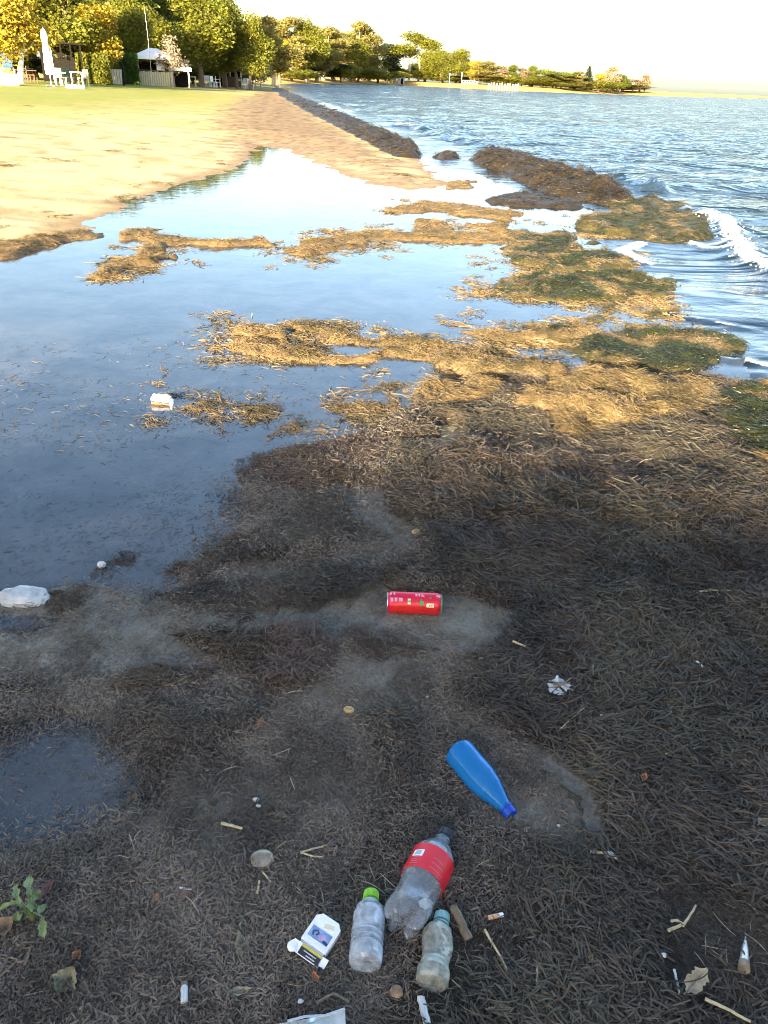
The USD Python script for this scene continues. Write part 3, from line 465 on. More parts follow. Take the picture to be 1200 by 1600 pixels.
CHAFF = [tuft(300 + k, 46, 0.055, 3.0, (0.004, 0.022), (0.0014, 0.0034), (0.0, 0.005), (0.0, 0.004), 0.8, 3) for k in range(5)]
FLOAT = [tuft(400 + k, 22, 0.09, 3.0, (0.006, 0.022), (0.0008, 0.0016), (0.0006, 0.0022), (0.0, 0.0), 0.8, 4) for k in range(4)]
def flow(x, y):
    return 2.6 * np.pi * fbm(x, y, 0.9, 2, 81) + 0.9 * (fbm(x, y, 3.5, 2, 83) - 0.5) * np.pi
def scatter(path, pts, yaw, scl, nrm, kind, mat, make, label=None, seed=1):
    rng = np.random.default_rng(seed); pi = UsdGeom.PointInstancer.Define(stage, path); n = protos(pi, kind, mat, make); k = len(pts)
    zc = nrm / np.linalg.norm(nrm, axis=1, keepdims=True); xc = np.stack([np.cos(yaw), np.sin(yaw), np.zeros(k)], -1); xc -= zc * (xc * zc).sum(1, keepdims=True); xc /= np.linalg.norm(xc, axis=1, keepdims=True)
    q = Rotation.from_matrix(np.stack([xc, np.cross(zc, xc), zc], -1)).as_quat()
    pi.CreatePositionsAttr(Vt.Vec3fArray.FromNumpy(pts.astype(np.float32)))
    pi.CreateOrientationsAttr(Vt.QuathArray([Gf.Quath(float(a[3]), float(a[0]), float(a[1]), float(a[2])) for a in q]))
    pi.CreateScalesAttr(Vt.Vec3fArray.FromNumpy(np.repeat(scl[:, None], 3, 1).astype(np.float32)))
    pi.CreateProtoIndicesAttr(Vt.IntArray.FromNumpy(rng.integers(0, n, k).astype(np.int32)))
    tag(pi, label, kind="stuff"); return pi
def polar_box(poly):
    c = np.array(poly.buffer(0.05).exterior.coords) if poly.geom_type == "Polygon" else np.vstack([np.array(g.buffer(0.05).exterior.coords) for g in poly.geoms])
    a, r = np.arctan2(c[:, 0], c[:, 1]), np.hypot(c[:, 0], c[:, 1]); return max(a.min(), -0.75), min(a.max(), 0.75), max(r.min(), 0.62), r.max()
def spots(rng, poly, k):               # random points, dense near the camera, thinning with distance
    a0, a1, r0, r1 = polar_box(poly); n = max(6, int(k * (a1 - a0) * math.log(r1 / r0)))
    a, r = rng.uniform(a0, a1, n), np.exp(rng.uniform(math.log(r0), math.log(r1), n)); x, y = r * np.sin(a), r * np.cos(a)
    ok = shapely.contains_xy(poly.buffer(0.015), x, y); return x[ok], y[ok], r[ok]
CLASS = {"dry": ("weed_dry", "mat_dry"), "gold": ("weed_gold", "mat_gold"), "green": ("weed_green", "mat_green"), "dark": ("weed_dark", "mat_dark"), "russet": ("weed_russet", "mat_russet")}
TOTAL = [0]
CLEAR = shapely.union_all([shapely.LineString([P(*a)[:2], P(*b)[:2]]).buffer(w) for a, b, w in (((640, 1425), (697, 1310), .075), ((571, 1500), (580, 1397), .06), ((676, 1528), (691, 1431), .058), ((713, 1171), (800, 1274), .06), ((605, 938), (689, 941), .06), ((485, 1490), (519, 1436), .07),
    ((707, 1428), (731, 1477), .03), ((763, 1434), (786, 1429), .03), ((657, 1569), (667, 1612), .035), ((288, 1542), (288, 1568), .03), ((664, 1420), (668, 1420), .03), ((865, 1080), (876, 1090), .04), ((650, 838), (651, 838), .03), ((452, 1610), (548, 1600), .06), ((1070, 1558), (1096, 1526), .04), ((1163, 1515), (1165, 1463), .03), ((1045, 1460), (1080, 1430), .03),
    ((410, 1340), (411, 1346), .045), ((92, 1556), (118, 1520), .04), ((244, 1400), (287, 1402), .02), ((619, 1555), (620, 1557), .03), ((346, 1291), (379, 1299), .02), ((750, 1450), (795, 1531), .015))])
CLEAR_EDGE = CLEAR.buffer(0.07); shapely.prepare(CLEAR); shapely.prepare(CLEAR_EDGE)
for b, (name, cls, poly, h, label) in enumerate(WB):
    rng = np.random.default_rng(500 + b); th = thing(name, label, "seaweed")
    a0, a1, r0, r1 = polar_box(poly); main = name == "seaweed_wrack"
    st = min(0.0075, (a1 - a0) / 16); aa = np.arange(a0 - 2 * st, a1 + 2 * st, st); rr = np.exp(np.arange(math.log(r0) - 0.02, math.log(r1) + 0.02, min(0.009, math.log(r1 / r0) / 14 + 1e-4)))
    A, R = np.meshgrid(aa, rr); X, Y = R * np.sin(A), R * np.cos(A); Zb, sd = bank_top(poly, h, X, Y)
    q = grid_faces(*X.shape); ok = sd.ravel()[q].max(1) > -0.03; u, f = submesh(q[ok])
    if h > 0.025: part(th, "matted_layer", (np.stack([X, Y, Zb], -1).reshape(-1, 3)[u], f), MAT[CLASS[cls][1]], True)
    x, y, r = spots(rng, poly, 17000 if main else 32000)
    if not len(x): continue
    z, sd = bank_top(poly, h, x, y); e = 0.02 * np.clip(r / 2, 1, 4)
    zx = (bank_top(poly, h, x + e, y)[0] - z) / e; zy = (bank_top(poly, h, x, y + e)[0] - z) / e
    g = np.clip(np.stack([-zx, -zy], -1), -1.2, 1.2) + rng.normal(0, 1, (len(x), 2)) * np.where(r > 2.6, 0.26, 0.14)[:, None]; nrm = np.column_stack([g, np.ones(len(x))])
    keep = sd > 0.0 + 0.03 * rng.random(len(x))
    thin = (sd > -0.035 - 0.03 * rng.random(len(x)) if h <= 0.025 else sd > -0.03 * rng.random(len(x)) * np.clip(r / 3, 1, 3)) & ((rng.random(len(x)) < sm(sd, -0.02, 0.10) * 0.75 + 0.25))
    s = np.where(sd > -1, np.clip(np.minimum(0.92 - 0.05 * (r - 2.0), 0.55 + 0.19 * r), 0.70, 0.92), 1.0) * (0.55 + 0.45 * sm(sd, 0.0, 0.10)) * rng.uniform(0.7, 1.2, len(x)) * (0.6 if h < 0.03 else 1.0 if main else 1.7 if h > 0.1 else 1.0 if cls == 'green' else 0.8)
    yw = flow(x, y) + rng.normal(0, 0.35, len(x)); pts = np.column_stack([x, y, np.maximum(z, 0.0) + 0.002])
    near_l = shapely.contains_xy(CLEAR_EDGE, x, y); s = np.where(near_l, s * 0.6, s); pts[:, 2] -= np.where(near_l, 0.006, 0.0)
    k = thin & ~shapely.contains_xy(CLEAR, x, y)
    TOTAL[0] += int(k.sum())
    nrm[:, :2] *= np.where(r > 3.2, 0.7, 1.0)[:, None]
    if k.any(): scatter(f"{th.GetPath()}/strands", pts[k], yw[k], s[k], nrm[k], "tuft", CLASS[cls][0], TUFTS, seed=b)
# loose bits over the mud and the sand, straws on the puddle
rng = np.random.default_rng(77)
def field(name, poly_px, k, make, mat, dens, kindname, scale=(0.8, 1.3), z=None, label=None, cat_=None):
    poly = wpoly(poly_px); x, y, r = spots(rng, poly, k); d = dens(x, y, r); ok = rng.random(len(x)) < d; x, y, r = x[ok], y[ok], r[ok]
    zz = surface(x, y) if z is None else np.full(len(x), z); ok = (zz > -0.016) if z is None else (terrain(x, y) < 0.0); x, y, r, zz = x[ok], y[ok], r[ok], zz[ok]
    n = len(x); nrm = np.column_stack([rng.normal(0, 0.05 if z is None else 0.0005, (n, 2)), np.ones(n)])
    pi = scatter(f"/World/{name}", np.column_stack([x, y, zz + 0.001]), rng.uniform(0, 6.28, n), np.clip(r / 2.0, 0.9, 2.5) * rng.uniform(*scale, n), nrm, kindname, mat, make, label, 5)
    tag(pi, label, cat_, kind="stuff")
SANDY = wpoly([(330, 955), (480, 950), (600, 965), (760, 960), (810, 985), (760, 1030), (640, 1020), (560, 1000), (450, 990), (330, 985)])
field("seaweed_litter", [(-400, 940), (240, 925), (330, 870), (385, 800), (400, 730), (520, 690), (640, 660), (700, 760), (700, 900), (800, 960), (830, 1030), (780, 1180), (920, 1290), (920, 1380), (600, 1500), (480, 1800), (300, 2200), (-900, 2200), (-900, 1000)], 16000, CHAFF, "weed_bits",
      lambda x, y, r: (0.11 + 0.30 * sm(y, 2.05, 2.25) * sm(fbm(x, y, 4.0, 4, 91), 0.42, 0.6) + 0.62 * sm(1.72 - y + (fbm(x, y, 1.8, 4, 41) - 0.5) * 1.1, -0.15, 0.35) * sm(fbm(x, y, 2.6, 4, 91), 0.40, 0.56)) * (1 - 0.93 * shapely.contains_xy(SANDY, x, y)), "chaff", label="short broken seaweed bits and chaff strewn over the muddy sand", cat_="seaweed")
field("seaweed_strands", [(380, 800), (400, 730), (520, 690), (640, 660), (690, 800), (690, 940), (560, 960), (240, 935), (-300, 1000), (240, 1040), (560, 1040), (700, 1040), (790, 1180), (640, 1300), (560, 1500), (400, 1900), (-900, 2200), (-900, 1000)], 1500, TUFTS, "weed_bits",
      lambda x, y, r: 0.9 * sm(fbm(x, y, 3.0, 4, 93), 0.47, 0.62) * np.maximum(sm(1.9 - y, -0.1, 0.5), 0.9 * sm(y, 2.1, 2.3)), "tuft", (0.3, 0.55), label="loose thin seaweed strands lying over the mud at lower left", cat_="seaweed")
field("puddle_straws", [(-500, 470), (0, 430), (300, 470), (520, 580), (680, 600), (620, 660), (480, 700), (380, 760), (330, 870), (200, 920), (-200, 930), (-700, 960)], 4200, FLOAT, "weed_afloat",
      lambda x, y, r: (0.06 + 0.9 * np.exp(-((fbm(x * 0.7, y * 1.3, 1.3, 4, 95) - 0.5) / 0.03) ** 2)) * (0.3 + 0.7 * sm(fbm(x, y, 0.8, 3, 96), 0.4, 0.6)) * sm(5.2 - y, 0, 2.0), "float", z=0.0, label="tiny straws and chaff floating on the dark puddle", cat_="seaweed")

NEARBANKS = shapely.union_all([w[2] for w in WB if w[1] in ("gold", "green") and w[2].centroid.y < 14])
shapely.prepare(NEARBANKS)
def around(x, y, r):
    d = shapely.distance(NEARBANKS, shapely.points(x, y)); return np.exp(-d / 0.13) * (0.10 + 0.75 * sm(fbm(x, y, 2.2, 4, 97), 0.44, 0.58)) * (d > 0)
field("seaweed_scraps", [(160, 450), (180, 370), (420, 380), (560, 340), (640, 300), (960, 330), (1060, 470), (1120, 560), (900, 600), (780, 620), (640, 660), (400, 700), (220, 660), (230, 590), (330, 560), (330, 500)], 9000, TUFTS, "weed_gold", around, "tuft", (0.35, 0.7), z=0.0, label="thin wet seaweed scraps floating round the golden banks", cat_="seaweed")
field("shore_scraps", [(-250, 430), (0, 378), (140, 340), (290, 282), (380, 258), (400, 226), (470, 240), (600, 292), (690, 290), (640, 250), (540, 205), (440, 150), (300, 160), (0, 190), (-250, 220)], 600, TUFTS, "weed_gold", lambda x, y, r: 0.5 * sm(fbm(x, y * 1.6, 0.9, 4, 98), 0.52, 0.64) + 0.12 * sm(20 - r, 0, 6), "tuft", (0.5, 1.0), label="dry weed scraps scattered over the sunlit sand", cat_="seaweed")
weedy("weed_straw", [(0.30, 0.25, 0.18), (0.22, 0.17, 0.11), (0.38, 0.33, 0.25), (0.16, 0.12, 0.08)])
STRAWS = [tuft(600 + k, 5, 0.09, 2.0, (0.03, 0.11), (0.0016, 0.004), (0.004, 0.009), (0.0, 0.006), 0.4) for k in range(6)]
field("pale_straws", [(650, 640), (1000, 690), (1300, 700), (1900, 1300), (1700, 2200), (-300, 2200), (-300, 1350), (300, 1050), (560, 1100), (700, 1120), (620, 900)], 170, STRAWS, "weed_straw", lambda x, y, r: 0.25 + 0.6 * sm(fbm(x, y, 2.5, 3, 99), 0.45, 0.6), "straw", (0.4, 0.7), label="pale dry straws lying loose on top of the brown mat", cat_="seaweed")
# ------------------------------------------------------------------ trees
leafy("leaf_olive", [(0.14, 0.14, 0.014), (0.26, 0.235, 0.022), (0.19, 0.18, 0.018), (0.33, 0.285, 0.03)], lo=0.55, hi=1.3, wscale=0.5)
leafy("leaf_green", [(0.10, 0.12, 0.014), (0.19, 0.20, 0.022), (0.14, 0.155, 0.018), (0.25, 0.24, 0.03)], lo=0.5, hi=1.35, wscale=0.5)
leafy("leaf_yellow", [(0.34, 0.25, 0.024), (0.42, 0.32, 0.034), (0.27, 0.21, 0.024), (0.34, 0.22, 0.026)], lo=0.65, hi=1.2, wscale=0.6)
leafy("leaf_khaki", [(0.20, 0.17, 0.042), (0.27, 0.22, 0.06), (0.15, 0.14, 0.034), (0.30, 0.25, 0.075)], lo=0.5, hi=1.3, wscale=0.4)
leafy("leaf_dark", [(0.035, 0.045, 0.018), (0.075, 0.08, 0.028), (0.052, 0.058, 0.022)], lo=0.55, hi=1.3, wscale=0.4)
leafy("leaf_pale", [(0.33, 0.25, 0.16), (0.26, 0.19, 0.11), (0.38, 0.29, 0.19)], lo=0.7, hi=1.2)
leafy("leaf_pink", [(0.24, 0.17, 0.085), (0.30, 0.215, 0.125), (0.17, 0.135, 0.06)], lo=0.7, hi=1.2)
leafy("leaf_hedge", [(0.035, 0.06, 0.009), (0.07, 0.095, 0.013), (0.05, 0.075, 0.01)], wscale=1.0)
plain("bark", (0.13, 0.10, 0.07), 0.9, 0.35, 9, 0.5, 30, spec=0.1); plain("bark_white", (0.62, 0.58, 0.50), 0.9, 0.15, 9, spec=0.1); plain("bark_pale", (0.33, 0.27, 0.19), 0.9, 0.25, 9, spec=0.1)
def foliage(rng, lobes, n, size, shell=0.55, hang=0.0):
    lobes = np.asarray(lobes, float); vol = (lobes[:, 3:6].prod(1)) ** (2 / 3); pick = rng.choice(len(lobes), n, p=vol / vol.sum())
    d = rng.normal(size=(n, 3)); d /= np.linalg.norm(d, axis=1, keepdims=True)
    # uneven outline: each direction of each lobe swells or sinks
    sw = 0.72 + 0.55 * meshkit.fbm(d * 2.3 + lobes[pick, :3] * 1.7, 3, 5)
    r = rng.random(n) ** shell * sw
    keep = meshkit.noise(d * 3.1 * r[:, None] + lobes[pick, :3] * 2.3 + 50, 9) > 0.24
    c = lobes[pick, :3] + d * r[:, None] * lobes[pick, 3:6]; c = c[keep]; n = len(c)
    a = rng.normal(size=(n, 3)); a[:, 2] -= hang; a /= np.linalg.norm(a, axis=1, keepdims=True); b = np.cross(a, rng.normal(size=(n, 3))); b /= np.linalg.norm(b, axis=1, keepdims=True)
    s = size * rng.uniform(0.55, 1.35, n)[:, None]; a, b = a * s, b * s * rng.uniform(0.4, 0.8, n)[:, None]
    v = np.stack([c - a, c + b * 0.9 - a * 0.1, c + a, c - b * 0.9 + a * 0.15], 1).reshape(-1, 3); q = np.arange(4 * n).reshape(-1, 4)
    return v, quads(q)
UsdGeom.Scope.Define(stage, "/World/Looks")
stage.CreateClassPrim("/World/tree_kinds")
TREES = {}
def lobes_round(rng, h, w, base=0.25, k=9, top=1.0):
    out = []
    for _ in range(k):
        t = rng.random(); z = h * (base + (1 - base) * (0.15 + 0.72 * t)); rad = w / 2 * math.sqrt(max(0.08, 1 - (2 * t - 0.75) ** 2 * 0.55)); a = rng.uniform(0, 6.28); q = rad * rng.uniform(0.25, 0.62)
        s = w * rng.uniform(0.17, 0.27); out.append((q * math.cos(a), q * math.sin(a), z, s, s, s * rng.uniform(0.75, 1.1)))
    out.append((0, 0, h * 0.86, w * 0.22, w * 0.22, h * 0.16)); out.append((0, 0, h * (base + 0.35 * (1 - base)), w * 0.36, w * 0.36, h * (1 - base) * 0.30)); return out
def make_tree(kind, leaf, bark, h=10.0, w=7.0, base=0.22, n=5200, size=0.22, seed=0, lobes=None, stems=1, lean=0.0, shell=0.5, hang=0.0, r0=0.22, limbs=5):
    rng = np.random.default_rng(900 + seed); path = f"/World/tree_kinds/{kind}"; UsdGeom.Xform.Define(stage, path)
    lb = lobes(rng, h, w) if lobes else lobes_round(rng, h, w, base); ts = []
    for k in range(stems):
        ox = (k - (stems - 1) / 2) * w * 0.16; zz = np.linspace(-0.3, h * 0.78, 9); t = zz / h
        px = ox * (1 + 1.2 * t) + lean * t * h + 0.02 * h * np.sin(t * 7 + seed + k); py = 0.015 * h * np.cos(t * 6 + k); rad = r0 * (1 - 0.82 * np.clip(t / 0.8, 0, 1)) * (1.25 if stems == 1 else 0.8)
        ts.append(tube(np.stack([px, py, zz], -1), rad, 8))
        for i in range(limbs):
            l = lb[rng.integers(len(lb))]; s = rng.uniform(0.3, 0.65); j = s * h
            p0 = np.array([np.interp(j, zz, px), np.interp(j, zz, py), j]); p1 = np.array(l[:3]); mid = (p0 + p1) / 2 + [0, 0, -0.03 * h]
            ts.append(tube([p0, mid, p1], [r0 * 0.42, r0 * 0.28, r0 * 0.1], 6))
    usdkit.mesh(stage, path + "/trunk", cat(ts), MAT[bark], True); usdkit.mesh(stage, path + "/crown", foliage(rng, lb, n, size, shell, hang), MAT[leaf]); TREES[kind] = (h, w)
def col_lobes(rng, h, w):
    return [(rng.normal(0, w * 0.16), rng.normal(0, w * 0.16), h * t, w * 0.30 * (1.1 - 0.6 * abs(t - 0.5)), w * 0.30 * (1.1 - 0.6 * abs(t - 0.5)), h * 0.10) for t in np.linspace(0.28, 0.93, 10)]
def spire_lobes(rng, h, w):
    return [(0, 0, h * t, w * 0.5 * (1.08 - t), w * 0.5 * (1.08 - t), h * 0.09) for t in np.linspace(0.12, 0.95, 11)]
def crown_high(rng, h, w):
    return [(rng.uniform(-1, 1) * w * 0.33, rng.uniform(-1, 1) * w * 0.25, h * t, w * 0.24, w * 0.24, h * 0.11) for t in np.linspace(0.52, 0.9, 9)] + [(w * 0.2, 0, h * 0.42, w * 0.15, w * 0.15, h * 0.06)]
def flat_pine(rng, h, w):
    return [(w * 0.33 * math.cos(a), w * 0.33 * math.sin(a), h * 0.80, w * 0.24, w * 0.24, h * 0.12) for a in np.linspace(0, 5.6, 7)] + [(0, 0, h * 0.86, w * 0.3, w * 0.3, h * 0.13)]
def bush_lobes(rng, h, w):
    return [(rng.uniform(-0.3, 0.3) * w, rng.uniform(-0.3, 0.3) * w, h * rng.uniform(0.35, 0.68), w * 0.24, w * 0.24, h * 0.28) for _ in range(8)]
make_tree("broad_olive", "leaf_olive", "bark", 10, 8, 0.16, 17100, 0.144, 1)
make_tree("broad_green", "leaf_green", "bark", 10, 7, 0.15, 17100, 0.144, 2)
make_tree("yellow_tree", "leaf_yellow", "bark_white", 7, 6.5, 0.22, 12350, 0.122, 3, stems=2, lean=0.04, r0=0.24)
make_tree("khaki_column", "leaf_khaki", "bark_pale", 12, 5.0, 0.12, 12350, 0.158, 4, col_lobes, hang=0.8)
make_tree("dark_pine", "leaf_dark", "bark", 11, 6, 0.15, 6000, 0.24, 5)
make_tree("high_crown", "leaf_olive", "bark_pale", 14, 9, 0.4, 12350, 0.187, 6, crown_high, stems=2, r0=0.26)
make_tree("bare_bush", "leaf_pale", "bark_pale", 5, 4, 0.2, 1500, 0.13, 7, stems=2, r0=0.09, limbs=9)
make_tree("round_bush", "leaf_olive", "bark", 5, 5.5, 0.1, 8550, 0.130, 8, bush_lobes, r0=0.12)
make_tree("spire_conifer", "leaf_dark", "bark", 12, 4.5, 0.1, 4500, 0.24, 9, spire_lobes, r0=0.16)
make_tree("pink_tree", "leaf_pink", "bark_pale", 9, 5.5, 0.3, 1900, 0.20, 10, r0=0.16, limbs=8)
make_tree("stone_pine", "leaf_green", "bark", 9, 8, 0.6, 4500, 0.24, 11, flat_pine)
make_tree("amber_tree", "leaf_yellow", "bark", 8, 6, 0.15, 11400, 0.144, 12)
def shore(px):                          # distance of the far waterline below a pixel column
    v = xy(px, 1.0); d = np.arange(20.0, 1200.0, 1.0); w = shapely.contains_xy(WATER, v[0] * d, v[1] * d); k = np.nonzero(w)[0]
    return float(d[k[-1]]) if len(k) else 0.0
SHORE = np.interp
_cols = np.arange(426, 1040, 6); _sh = np.array([shore(p) for p in _cols])
def inland(px, d, gap=14.0):
    gap = 3.0 if px < 450 else gap
    if px < 426 or px > 1040: return d
    b = float(np.interp(px, _cols, _sh)); return d if d > b + gap else b + gap + (d % 23) * 0.7
def tree(kind, name, px, d, ytop, wpx, label, group=None, zbase=None, rot=None, catg="tree"):
    """A copy of a kind, its foot below pixel column px at distance d, its top at pixel row ytop, wpx pixels wide."""
    d = inland(px, d); x, y = xy(px, d); z = float(terrain(x, y)) if zbase is None else zbase; h0, w0 = TREES[kind]
    top = at(px, ytop, d)[2]; slant = d / 1.0; hh = (top - z) / (h0 * 0.985); ww = wpx / FPX * math.hypot(d, 1.5) * (1.36 if px < 420 else 1.30 if px < 760 else 1.12) / w0
    o = UsdGeom.Xform.Define(stage, numbered("/World", name)); o.AddTranslateOp().Set(Gf.Vec3d(float(x), float(y), z)); o.AddRotateZOp().Set(float(rot if rot is not None else (px * 37) % 360)); o.AddScaleOp().Set(Gf.Vec3f(ww, ww, hh))
    o.GetPrim().GetReferences().AddInternalReference(f"/World/tree_kinds/{kind}"); o.GetPrim().SetInstanceable(True); tag(o, label, catg, group); return o
for a in [
 ("broad_green", "tree", -60, 66, -60, 150, "dark green tree behind the yellow one, cut off by the left edge"),
 ("yellow_tree", "tree", 22, 55, -32, 96, "bright yellow autumn tree with a white forked trunk at far left", None, None, 20),
 ("broad_green", "tree", 55, 74, -75, 130, "tall green tree rising behind the yellow autumn tree"),
 ("broad_green", "tree", 240, 110, -60, 120, "tall green tree at the back behind the canopy hut"),
 ("broad_green", "tree", 140, 100, -90, 130, "tallest dark green tree at the back above the slatted bench"),
 ("broad_olive", "tree", 368, 84, 12, 52, "olive tree just right of the kiosk, touching the grey green one"),
 ("broad_green", "tree", 300, 118, -45, 110, "dark green crown rising behind the largest olive tree"),
 ("broad_olive", "tree", 112, 66, -55, 105, "olive green tree behind the closed white parasol"),
 ("amber_tree", "tree", 158, 67, 8, 62, "amber tree leaning over the yellow green hedge"),
 ("broad_green", "tree", 185, 86, -60, 110, "tall green tree behind the amber one"),
 ("broad_olive", "tree", 213, 74, 2, 62, "olive tree above the clipped green hedge"),
 ("broad_olive", "tree", 243, 82, 18, 62, "yellow green tree behind the white canopy hut"),
 ("broad_green", "tree", 265, 92, -20, 75, "green tree filling the gap behind the hut's flagpole"),
 ("bare_bush", "bare_shrub", 270, 71, 55, 44, "pale leafless shrub at the right of the white canopy hut", None, None, None, "shrub"),
 ("broad_olive", "tree", 312, 80, -14, 92, "largest olive green tree, right of the white canopy hut"),
 ("broad_green", "tree", 352, 86, 6, 70, "green tree with low boughs over the dark kiosk"),
 ("broad_olive", "tree", 338, 96, -16, 86, "tall olive tree at the back between the largest tree and the kiosk"),
 ("broad_olive", "tree", 392, 82, 26, 52, "grey green tree between the kiosk and the orange tree"),
 ("bare_bush", "bare_shrub", 404, 93, 76, 30, "pale leafless shrub left of the orange tree", None, None, None, "shrub"),
 ("amber_tree", "tree", 436, 98, 62, 42, "small orange yellow tree near the start of the far shoreline"),
 ("broad_olive", "tree", 410, 150, 32, 44, "dark green tree at the back left of the orange one"),
 ("khaki_column", "tree", 492, 165, 42, 44, "khaki tree at the back above the low yellow green tree"),
 ("broad_olive", "tree", 545, 175, 58, 60, "olive crown filling the khaki row from behind"),
 ("khaki_column", "tree", 424, 130, 28, 46, "khaki tree behind the small orange tree, on its left"),
 ("khaki_column", "tree", 452, 132, 28, 46, "khaki tree behind the small orange tree, on its right"),
 ("broad_olive", "tree", 478, 140, 34, 54, "olive khaki tree two trees right of the orange one"),
 ("round_bush", "tree", 500, 126, 66, 54, "low yellow green tree in front of the khaki row"),
 ("khaki_column", "tree", 508, 150, 44, 40, "khaki column tree behind the low yellow green tree"),
 ("khaki_column", "tree", 532, 155, 50, 40, "khaki column tree left of the tallest of its row"),
 ("khaki_column", "tree", 556, 160, 36, 40, "tallest khaki column tree with a pointed top"),
 ("khaki_column", "tree", 577, 160, 56, 34, "shortest khaki column tree at the right end of its row"),
 ("round_bush", "shrub", 532, 140, 98, 40, "low golden shrub at the foot of the khaki row", None, None, None, "shrub"),
 ("dark_pine", "tree", 603, 205, 68, 44, "dark pine behind the pale pergola"),
 ("high_crown", "tree", 645, 190, 50, 52, "tall tree with a high round crown and two bare trunks right of the pergola", None, None, 5),
 ("round_bush", "tree", 662, 205, 96, 34, "dark low tree right of the two bare trunks"),
 ("broad_olive", "tree", 688, 195, 80, 44, "rounded yellow green tree, left of a pair near the white railing"),
 ("broad_olive", "tree", 714, 200, 78, 46, "rounded yellow green tree, right of a pair near the white railing"),
 ("amber_tree", "tree", 742, 220, 96, 28, "small amber tree right of the rounded pair"),
 ("dark_pine", "tree", 751, 225, 108, 30, "dark bush behind the row of pale posts"),
 ("khaki_column", "tree", 765, 235, 97, 36, "broad khaki tree above the row of pale posts"),
 ("pink_tree", "tree", 784, 240, 103, 34, "brownish tree above the right end of the pale posts"),
 ("broad_green", "tree", 799, 245, 103, 26, "green tree just right of the pale posts"),
 ("pink_tree", "tree", 814, 250, 106, 30, "thin brown tree between two green trees on the point"),
 ("broad_green", "tree", 829, 252, 104, 24, "dark green tree left of the round headed one on the point"),
 ("stone_pine", "tree", 849, 255, 108, 28, "round headed pine, left of two on the point"),
 ("khaki_column", "tree", 863, 262, 116, 28, "dull khaki tree between the two round headed pines"),
 ("stone_pine", "tree", 878, 265, 112, 30, "round headed pine, right of two on the point"),
 ("khaki_column", "tree", 898, 270, 112, 28, "khaki tree left of the pointed conifer"),
 ("spire_conifer", "tree", 918, 272, 103, 20, "slender pointed conifer on the far point"),
 ("round_bush", "tree", 927, 275, 124, 36, "low green bush at the foot of the pointed conifer"),
 ("amber_tree", "tree", 936, 282, 116, 22, "pale yellow tree right of the pointed conifer"),
 ("pink_tree", "tree", 957, 285, 104, 26, "tall pinkish tree standing out on the far point"),
 ("broad_green", "tree", 970, 282, 118, 32, "green tree right of the tall pinkish one"),
 ("round_bush", "shrub", 950, 280, 126, 40, "olive bush below the tall pinkish tree", None, None, None, "shrub"),
 ("pink_tree", "tree", 990, 284, 124, 34, "low reddish tree near the end of the point"),
 ("pink_tree", "tree", 1008, 288, 117, 20, "last pinkish tree at the tip of the point"),
]: tree(*a)
# low bushes in the shade under the trees
for k, (px, d, yt, w, lab) in enumerate([(90, 70, 88, 60, "behind the dark pavilion"), (60, 72, 84, 60, "behind the closed parasol"), (175, 80, 92, 50, "behind the slatted bench"), (210, 84, 92, 60, "behind the darker clipped hedge"), (250, 90, 95, 60, "behind the white canopy hut"), (300, 92, 92, 70, "below the largest olive tree"), (350, 100, 98, 60, "behind the dark roofed kiosk"), (395, 108, 100, 40, "behind the chairs near the orange tree"), (455, 140, 106, 60, "right of the small orange tree"), (480, 146, 104, 60, "behind the low yellow green tree"),
        (560, 170, 104, 60, "at the foot of the tallest khaki column"), (590, 215, 108, 60, "behind the pergola's left posts"), (720, 225, 118, 50, "behind the white railing"), (690, 220, 116, 60, "under the left of the rounded tree pair"), (780, 262, 124, 60, "behind the right end of the pale piles"), (830, 270, 126, 60, "left of the round headed pines"), (870, 280, 128, 60, "under the round headed pines"), (900, 285, 129, 60, "left of the pointed conifer"), (975, 295, 132, 60, "below the tall pinkish tree"), (800, 246, 117, 50, "in front of the green tree right of the piles"), (845, 254, 119, 60, "in front of the left round headed pine"), (890, 266, 120, 60, "in front of the right round headed pine"), (938, 280, 124, 50, "in front of the pale yellow tree"), (1000, 290, 131, 40, "at the very tip of the point"), (765, 235, 116, 50, "above the middle of the pale piles"), (665, 196, 108, 50, "between the bare trunks and the rounded pair"), (625, 215, 104, 50, "behind the dark shed"), (520, 150, 98, 60, "below the khaki column left of the tallest")]):
    tree(("khaki_column", "round_bush", "broad_olive")[k % 3] if px > 740 else "round_bush" if k % 3 else "dark_pine", "undergrowth_bush", px, d, yt, w, "shaded undergrowth bush " + lab, "undergrowth bushes", catg="bush")
# unseen hedge added behind the photographer to throw the foreground shade
hr = np.random.default_rng(4); HX0, HX1, HY, HH = -56.0, 38.0, -28.3, 7.80
zb = 0.55
th = thing("hedge", "long tall unseen hedge added far behind the walker to shade the foreground", "hedge", Gf.Matrix4d(1).SetTranslate(Gf.Vec3d((HX0 + HX1) / 2, HY, 0)))
part(th, "branches", cat([box(HX1 - HX0, 0.9, HH - 0.04, (0, 0, (HH - 0.04) / 2))]), MAT["leaf_dark"])  # solid core of the added hedge, blocks the low sun
n = 60000; c = np.stack([hr.uniform(-(HX1 - HX0) / 2, (HX1 - HX0) / 2, n), hr.uniform(-0.7, 0.7, n), hr.uniform(0.1, 1.0, n)], -1)
c[:, 2] = c[:, 2] * (HH + 0.22 * (fbm(c[:, 0], 0 * c[:, 0], 0.55, 4, 71) - 0.5))
a = hr.normal(size=(n, 3)); a /= np.linalg.norm(a, axis=1, keepdims=True); b = np.cross(a, hr.normal(size=(n, 3))); b /= np.linalg.norm(b, axis=1, keepdims=True); a *= 0.16; b *= 0.11
